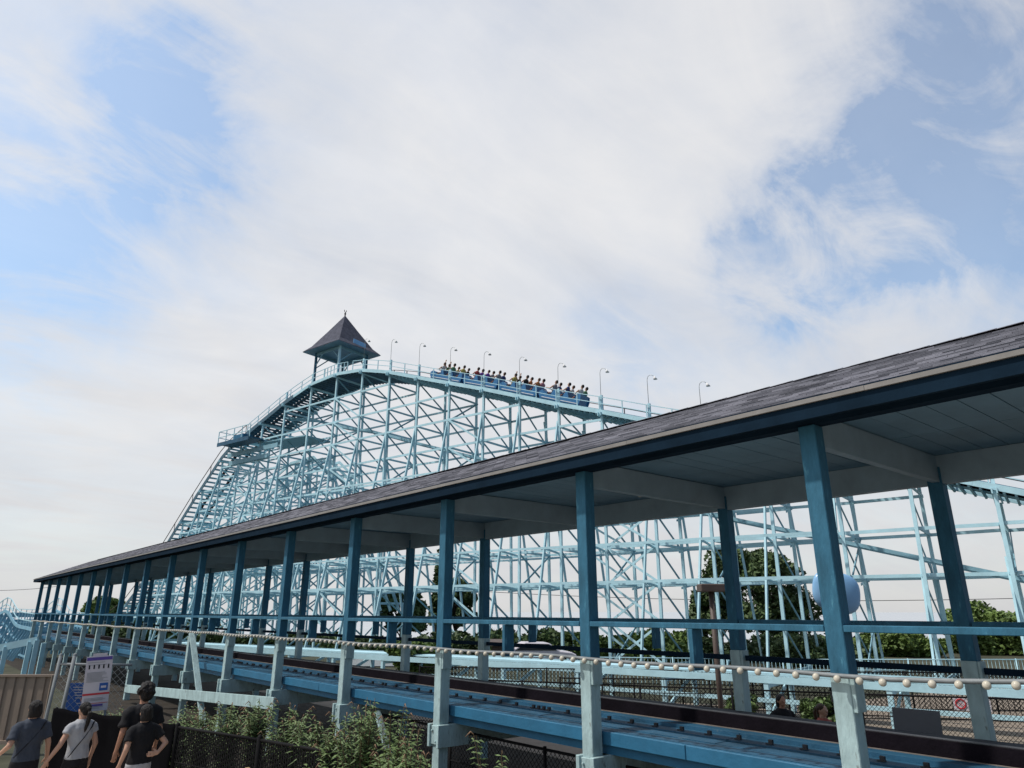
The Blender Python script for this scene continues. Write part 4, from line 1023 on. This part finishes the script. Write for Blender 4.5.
# ---------------------------------------------------------------- shrubs along the fence
def shrub(px, py, fwd, hgt, rad, label, seed, n=34, gz=None):
    p = at(px, py, fwd); gz = gheight(p.x, p.y) if gz is None else gz; base = Vector((p.x, p.y, gz)); top = at(px, py, fwd).z; hgt = max(.5, top-gz)
    t = thing('shrub', base, label, 'shrub', 'shrubs behind the black fence'); g = random.Random(seed)
    st = MB(); lf = MB(); fl_ = MB()
    for k in range(n):
        a = g.uniform(0, 6.28); sp = g.uniform(.1, 1)*rad; hh = hgt*g.uniform(.62, 1.03); tip = base+Vector((math.cos(a)*sp, math.sin(a)*sp, hh)); mid_ = base+Vector((math.cos(a)*sp*.4, math.sin(a)*sp*.4, hh*.6))
        droop = Vector((math.cos(a)*.12, math.sin(a)*.12, -.06)); st.tube([base, mid_, tip, tip+droop*.4], [.008, .006, .003, .002], 5)
        L_ = 20
        for j in range(L_):
            f = .18+.82*j/L_; q = base.lerp(mid_, f*2) if f < .5 else mid_.lerp(tip, f*2-1)
            for sgn in (0, math.pi):
                aa = j*1.57+sgn+g.uniform(-.4, .4); ln_ = g.uniform(.11, .20)*(1.15-.5*f); wd = ln_*.31
                d = Vector((math.cos(aa), math.sin(aa), g.uniform(-.1, .55))).normalized(); sd_ = d.cross(Vector((0, 0, 1))).normalized()*wd/2
                b_ = q; m1 = q+d*ln_*.5; e_ = q+d*ln_-Vector((0, 0, ln_*g.uniform(.1, .45)))
                o_ = len(lf.v); lf.v += [tuple(b_), tuple(m1+sd_-Vector((0, 0, .006))), tuple(e_), tuple(m1-sd_-Vector((0, 0, .006))), tuple(m1+Vector((0, 0, .004)))]
                lf.f += [(o_, o_+1, o_+4), (o_+1, o_+2, o_+4), (o_+2, o_+3, o_+4), (o_+3, o_, o_+4)]
        if g.random() < .5:
            q = tip
            MB().tube([q, q+Vector((0, 0, .04))+droop*.25, q+droop*.7+Vector((0, 0, .02))], [.005, .008, .003], 5).build('flower_head', M['flower'], t, smooth=True)
    st.build('stem', M['stem'], t, smooth=True); lf.build('foliage', M['leafs'], t)
SHR = [(118, 708, 15.7, 'beside the information sign'), (182, 704, 14.1, 'behind the fence right of the tallest person'), (206, 708, 13.5, 'second right of the tallest person'), (232, 702, 13.0, 'under the pale horizontal plank'),
       (262, 697, 12.3, 'in front of the wooden-stake panel, tall'), (290, 704, 11.8, 'just right of the wooden stake'), (318, 716, 11.2, 'low one right of the stake'), (345, 712, 10.7, 'left of the pair of tall tan-tipped ones'), (366, 699, 10.2, 'tall with brown tips beside the white post base'), (394, 701, 9.8, 'tall right-hand one of the fence row'), (412, 735, 9.2, 'lowest at the right end of the fence row')]
for i, (px, py, fw, d) in enumerate(SHR): shrub(px, py+(4 if i > 3 else 1), fw, 1, .42, 'leafy green shrub with dry tips, '+d, 30+i)
shrub(497, 737, 7.9, 1, .42, 'fresh green shrub alone at the bottom between two post bases', 60, 16)
shrub(650, 764, 7.2, 1, .25, 'few leaf tips at the bottom edge right of centre', 61, 5)
# ---------------------------------------------------------------- people
def remesh(m, vox=.009, sm_=4):
    me = bpy.data.meshes.new('t'); me.from_pydata(m.v, [], m.f); bm = bmesh.new(); bm.from_mesh(me); bmesh.ops.recalc_face_normals(bm, faces=bm.faces); bm.to_mesh(me); bm.free()
    o = bpy.data.objects.new('t', me); COL.objects.link(o)
    r_ = o.modifiers.new('r', 'REMESH'); r_.mode = 'VOXEL'; r_.voxel_size = vox
    s_ = o.modifiers.new('s', 'SMOOTH'); s_.iterations = sm_; s_.factor = .5
    dg = bpy.context.evaluated_depsgraph_get(); me2 = bpy.data.meshes.new_from_object(o.evaluated_get(dg)); bpy.data.objects.remove(o); bpy.data.meshes.remove(me)
    me2.polygons.foreach_set('use_smooth', [True]*len(me2.polygons)); return me2
def capsule(m, p, q, r1, r2, n=12):
    p = Vector(p); q = Vector(q); d = (q-p).normalized(); pts = []; rr = []
    for t in (-1, -.85, -.5, 0): pts.append(p+d*r1*t); rr.append(r1*math.sqrt(max(.01, 1-t*t)))
    for t in (0, .5, .85, 1): pts.append(q+d*r2*t); rr.append(r2*math.sqrt(max(.01, 1-t*t)))
    m.tube(pts, rr, n)
def hand(m, w, d, side):
    w = Vector(w); d = Vector(d).normalized(); up = Vector((0, 1, 0)) if abs(d.y) < .8 else Vector((0, 0, 1))
    s_ = d.cross(up).normalized(); nn = s_.cross(d)
    pc = w+d*.05
    for k in (-.026, -.009, .009, .026): capsule(m, w+d*.01+s_*k*.7, w+d*.085+s_*k, .016, .013, 8)
    for k, l in ((-.031, .055), (-.0105, .072), (.0105, .078), (.031, .066)):
        b_ = w+d*.088+s_*k; c_ = b_+d*l*.55+s_*k*.12+nn*.006; e_ = c_+d*l*.42+nn*.022; capsule(m, b_, c_, .0088, .0082, 8); capsule(m, c_, e_, .0082, .007, 8)
    b_ = w+d*.02-s_*.03*side; c_ = b_+d*.035-s_*.03*side+nn*.01; capsule(m, b_, c_, .013, .010, 8); capsule(m, c_, c_+d*.032-s_*.006*side+nn*.008, .010, .008, 8)
def person(loc, rz, Hh, label, build, skin, shirt, pants, hair_kind, hairm, arms, stride=.12, sleeve=.5, headturn=0.0, extra=None):
    k = Hh/1.72; t = thing('person', loc, label, 'person'); t.rotation_euler = (0, 0, rz); t.scale = (k, k, k); ORG[t.name] = Vector()
    sw = .185*build; hw_ = .155*build
    A = MB()
    # legs
    for s_, f in ((-1, stride), (1, -stride)):
        hip = Vector((s_*.09, 0, .9)); kn = Vector((s_*.095, f*.55+.02, .49)); an = Vector((s_*.09, f, .09)); 
        if f < 0: an = Vector((s_*.09, f*1.4, .13))
        capsule(A, hip, kn, .082*build, .056); capsule(A, kn, an, .056, .038); capsule(A, an+Vector((0, -.03, -.04)), an+Vector((0, .15, -.055)), .042, .032)
    A.loft([((0, 0, .84), .15*build, .105), ((0, -.01, .93), hw_*1.04, .115), ((0, 0, 1.06), hw_*.86, .095), ((0, .0, 1.22), sw*.86, .105), ((0, 0, 1.36), sw*.98, .1), ((0, 0, 1.43), sw*.72, .075), ((0, 0, 1.47), .062, .06), ((0, .01, 1.56), .055, .06)], 20)
    for s_, (el, wr, hd_) in zip((-1, 1), arms):
        shp = Vector((s_*sw*.97, 0, 1.38)); capsule(A, shp, el, .049*build, .040); capsule(A, el, wr, .040, .027); hand(A, wr, hd_, s_)
    # head
    A.ell((0, .015, 1.62), (.074, .093, .108), 18, 12); A.ell((0, .045, 1.565), (.052, .06, .05), 12, 8); A.ell((0, .112, 1.605), (.014, .02, .022), 8, 6)
    for s_ in (-1, 1): A.ell((s_*.077, .0, 1.61), (.012, .02, .032), 8, 6); A.ell((s_*.03, .098, 1.632), (.016, .012, .010), 8, 5)
    A.ell((0, .102, 1.562), (.024, .012, .009), 8, 5)
    me = remesh(A, .0095, 3); me.materials.append(M[skin]); body = bpy.data.objects.new('body', me); COL.objects.link(body); body.parent = t
    def cloth(nm, mb, mt, vox=.013, it=4):
        mm = remesh(mb, vox, it); mm.materials.append(M[mt])
        for v_ in mm.vertices:
            c_ = v_.co; a_ = .014*noise.noise(Vector((c_.x*10+c_.z*6, c_.y*9, c_.z*7)))+.006*noise.noise(Vector((c_.x*22, c_.y*22, c_.z*9))); v_.co = c_+v_.normal*max(a_, -.004)
        o = bpy.data.objects.new(nm, mm); COL.objects.link(o); o.parent = body; return o
    S = MB(); e = .024
    S.loft([((0, -.005, .90), hw_*1.06+e, .118+e), ((0, 0, 1.0), hw_*.98+e, .108+e), ((0, .0, 1.1), hw_*.93+e, .10+e), ((0, .0, 1.22), sw*.9+e, .108+e), ((0, 0, 1.36), sw*1.0+e, .102+e), ((0, 0, 1.425), sw*.78+e, .082+e), ((0, 0, 1.465), .075+e, .066+e), ((0, .0, 1.485), .062+e, .058+e)], 24)
    for s_, (el, wr, hd_) in zip((-1, 1), arms):
        shp = Vector((s_*sw*.97, 0, 1.385)); el = Vector(el); capsule(S, shp+Vector((-s_*.04, 0, .004)), shp+(el-shp)*.12, .074*build, .076*build, 14); S.tube([shp, shp.lerp(el, sleeve*.6), shp.lerp(el, sleeve+.12)], [.072*build, .07*build, .074*build], 14)
    cloth('shirt', S, shirt)
    P = MB()
    for s_, f in ((-1, stride), (1, -stride)):
        hip = Vector((s_*.088, 0, .9)); kn = Vector((s_*.095, f*.55+.02, .49)); an = Vector((s_*.09, f if f > 0 else f*1.4, .13))
        P.tube([hip, kn, an], [.108*build, .082, .066], 14)
    P.loft([((0, 0, .8), .155*build+.018, .126), ((0, -.01, .9), hw_*1.04+.02, .134), ((0, -.005, .99), hw_*.95+.018, .122)], 20)
    cloth('trousers', P, pants)
    for s_, f in ((-1, stride), (1, -stride)):
        an = Vector((s_*.09, f if f > 0 else f*1.4, .09 if f > 0 else .13)); m = MB(); capsule(m, an+Vector((0, -.04, -.045)), an+Vector((0, .16, -.055)), .047, .038); sm2 = remesh(m, .01, 2); sm2.materials.append(M['white']); o = bpy.data.objects.new('shoe', sm2); COL.objects.link(o); o.parent = body
    h = MB()
    if hair_kind == 'short': h.ell((0, -.012, 1.652), (.088, .10, .092), 18, 12); h.ell((0, -.05, 1.60), (.076, .062, .085), 14, 9)
    if hair_kind == 'bob': h.ell((0, -.012, 1.648), (.09, .103, .096), 18, 12); h.loft([((0, -.035, 1.50), .082, .062), ((0, -.035, 1.56), .094, .075), ((0, -.02, 1.64), .092, .09)], 16)
    if hair_kind == 'curly':
        gg = random.Random(4); h.ell((0, -.015, 1.66), (.105, .115, .11), 18, 12); h.ell((0, -.05, 1.59), (.09, .07, .08), 14, 9)
        for q in range(90):
            a_ = gg.uniform(0, 6.28); b_ = gg.uniform(-.5, 1.5); x_, y_, z_ = math.cos(a_)*math.cos(b_)*.108, math.sin(a_)*math.cos(b_)*.115-.015, 1.66+math.sin(b_)*.11
            if y_ > .06 and z_ < 1.67: continue
            h.ell((x_, y_, z_), (.024, .024, .024), 6, 5)
    if hair_kind == 'pony':
        h.ell((0, -.012, 1.65), (.086, .102, .092), 18, 12); h.ell((0, -.06, 1.61), (.07, .055, .075), 14, 9); h.ell((0, -.125, 1.64), (.035, .035, .035), 10, 7)
        h.tube([(0, -.12, 1.65), (.005, -.165, 1.58), (.0, -.16, 1.47), (-.01, -.14, 1.36), (-.015, -.13, 1.29)], [.028, .036, .034, .026, .006], 10)
    mm = remesh(h, .009, 1); mm.materials.append(M[hairm])
    for v_ in mm.vertices:
        c_ = v_.co; v_.co = c_+v_.normal*(.006*noise.noise(Vector((c_.x*60, c_.y*60, c_.z*14))))
    o = bpy.data.objects.new('hair', mm); COL.objects.link(o); o.parent = body
    if extra: extra(t, body)
    return t
def strap(pts, w=.03, mt='blackcloth', bag=None):
    def f(t, body):
        m = MB()
        for a, b in zip(pts, pts[1:]): m.beam(a, b, .006, w, (0, 1, 0))
        o = MB(); P_ = [Vector(p) for p in pts]; vs = []
        for p in P_:
            vs += [p+Vector((w*.5, 0, w*.5)), p-Vector((w*.5, 0, w*.5))]
        o.v = [tuple(v) for v in vs]; o.f = [(2*i, 2*i+1, 2*i+3, 2*i+2) for i in range(len(P_)-1)]
        s_ = o.build('bag_strap', M[mt], body, loc=(0, 0, 0)); sm = s_.modifiers.new('s', 'SOLIDIFY'); sm.thickness = .012
    return f
def bagthing(loc, r, label, mt='blackcloth'):
    m = MB(); m.ell((0, 0, 0), r, 14, 9); o = m.build('waist_bag', M[mt], smooth=True, loc=(0, 0, 0)); o.location = loc; tag(o, label, 'bag'); return o
def gp(px, py, z): p = G(px, py, z); return p
# heading: walking away along the path (azimuth from +Y)
def place(px, pyhead, hgt): p = G(px, pyhead, PZ+hgt); p.z = PZ+.006; return p
hdg = R(16)
p1 = place(37, 699, 1.70)
person(p1, hdg, 1.66, 'person in slate navy t-shirt with dark bobbed hair and crossbody strap, leftmost', 1.05, 'skin', 'navytee', 'blackcloth', 'bob', 'hair',
       [((-.29, -.08, 1.15), (-.33, .10, 1.02), (-.1, .9, -.1)), ((.27, -.03, 1.12), (.33, .06, .90), (.25, .35, -1))], .12, .62,
       extra=strap([(.15, -.085, 1.43), (.09, -.125, 1.34), (-.02, -.135, 1.2), (-.12, -.13, 1.08), (-.19, -.10, .99)], .035))
p2 = place(86, 702, 1.62)
person(p2, hdg+R(4), 1.60, 'person in heather grey t-shirt with black ponytail and black crossbody strap', .98, 'skin', 'greytee', 'blackcloth', 'pony', 'hair',
       [((-.31, -.02, 1.14), (-.42, .06, .92), (-.3, .3, -1)), ((.26, -.03, 1.10), (.25, .05, .85), (.02, .2, -1))], .13, .30,
       extra=strap([(.14, -.08, 1.43), (.09, -.125, 1.35), (-.02, -.14, 1.2), (-.11, -.13, 1.08), (-.18, -.11, .97)], .04))
p3 = place(147, 685, 1.84)
person(p3, hdg-R(4), 1.82, 'tall person in black t-shirt with curly black hair, walking beside a shorter companion', 1.12, 'skin2', 'blacktee', 'blackcloth', 'curly', 'hair',
       [((-.27, -.04, 1.12), (-.27, .06, .88), (0, .15, -1)), ((.27, -.04, 1.12), (.28, .05, .88), (0, .15, -1))], .12, .62)
p4 = place(154, 702, 1.64)
p4 = p4-hf*.2; p4.z = PZ+.006
person(p4, hdg-R(2), 1.61, 'person in black t-shirt and light grey trousers with dark bob and one arm akimbo', 1.0, 'skin', 'blacktee', 'greycloth', 'bob', 'hair',
       [((-.26, -.07, 1.13), (-.29, .02, .90), (-.1, .25, -1)), ((.33, -.12, 1.16), (.19, -.17, 1.04), (-1, .1, -.05))], .10, .50)
# two people behind the track
q1 = at(781, 700, 14.5); q1.z = GZ
person(q1, R(150), 1.66, 'dark-haired person in black top behind the track, left of the pair at right', 1.0, 'skin2', 'blacktee', 'blackcloth', 'bob', 'hair', [((-.24, -.04, 1.12), (-.25, .06, .88), (0, .15, -1)), ((.24, -.04, 1.12), (.25, .05, .88), (0, .15, -1))])
q2 = at(821, 703, 13.6); q2.z = GZ
person(q2, R(170), 1.60, 'person in dusty red top behind the track, right of the pair at right', 1.0, 'skin', 'redtee', 'blackcloth', 'pony', 'hair2', [((-.24, -.04, 1.12), (-.25, .06, .88), (0, .15, -1)), ((.24, -.04, 1.12), (.25, .05, .88), (0, .15, -1))])
# overhead wires
def wire(name, a, b, sag, r, label):
    P_ = [a.lerp(b, t)-Vector((0, 0, sag*4*t*(1-t))) for t in np.linspace(0, 1, 16)]
    tag(MB().tube(P_, r, 5).build(name, M['darksteel']), label, 'cable')
wire('overhead_wire', at(-60, 588, 60), at(60, 586, 70), .3, .02, 'thin wire running left from the far end of the shelter roof')
wire('overhead_wire', at(430, 588, 80), at(1100, 596, 60), .8, .03, 'long thin cable crossing low behind the coaster structure')
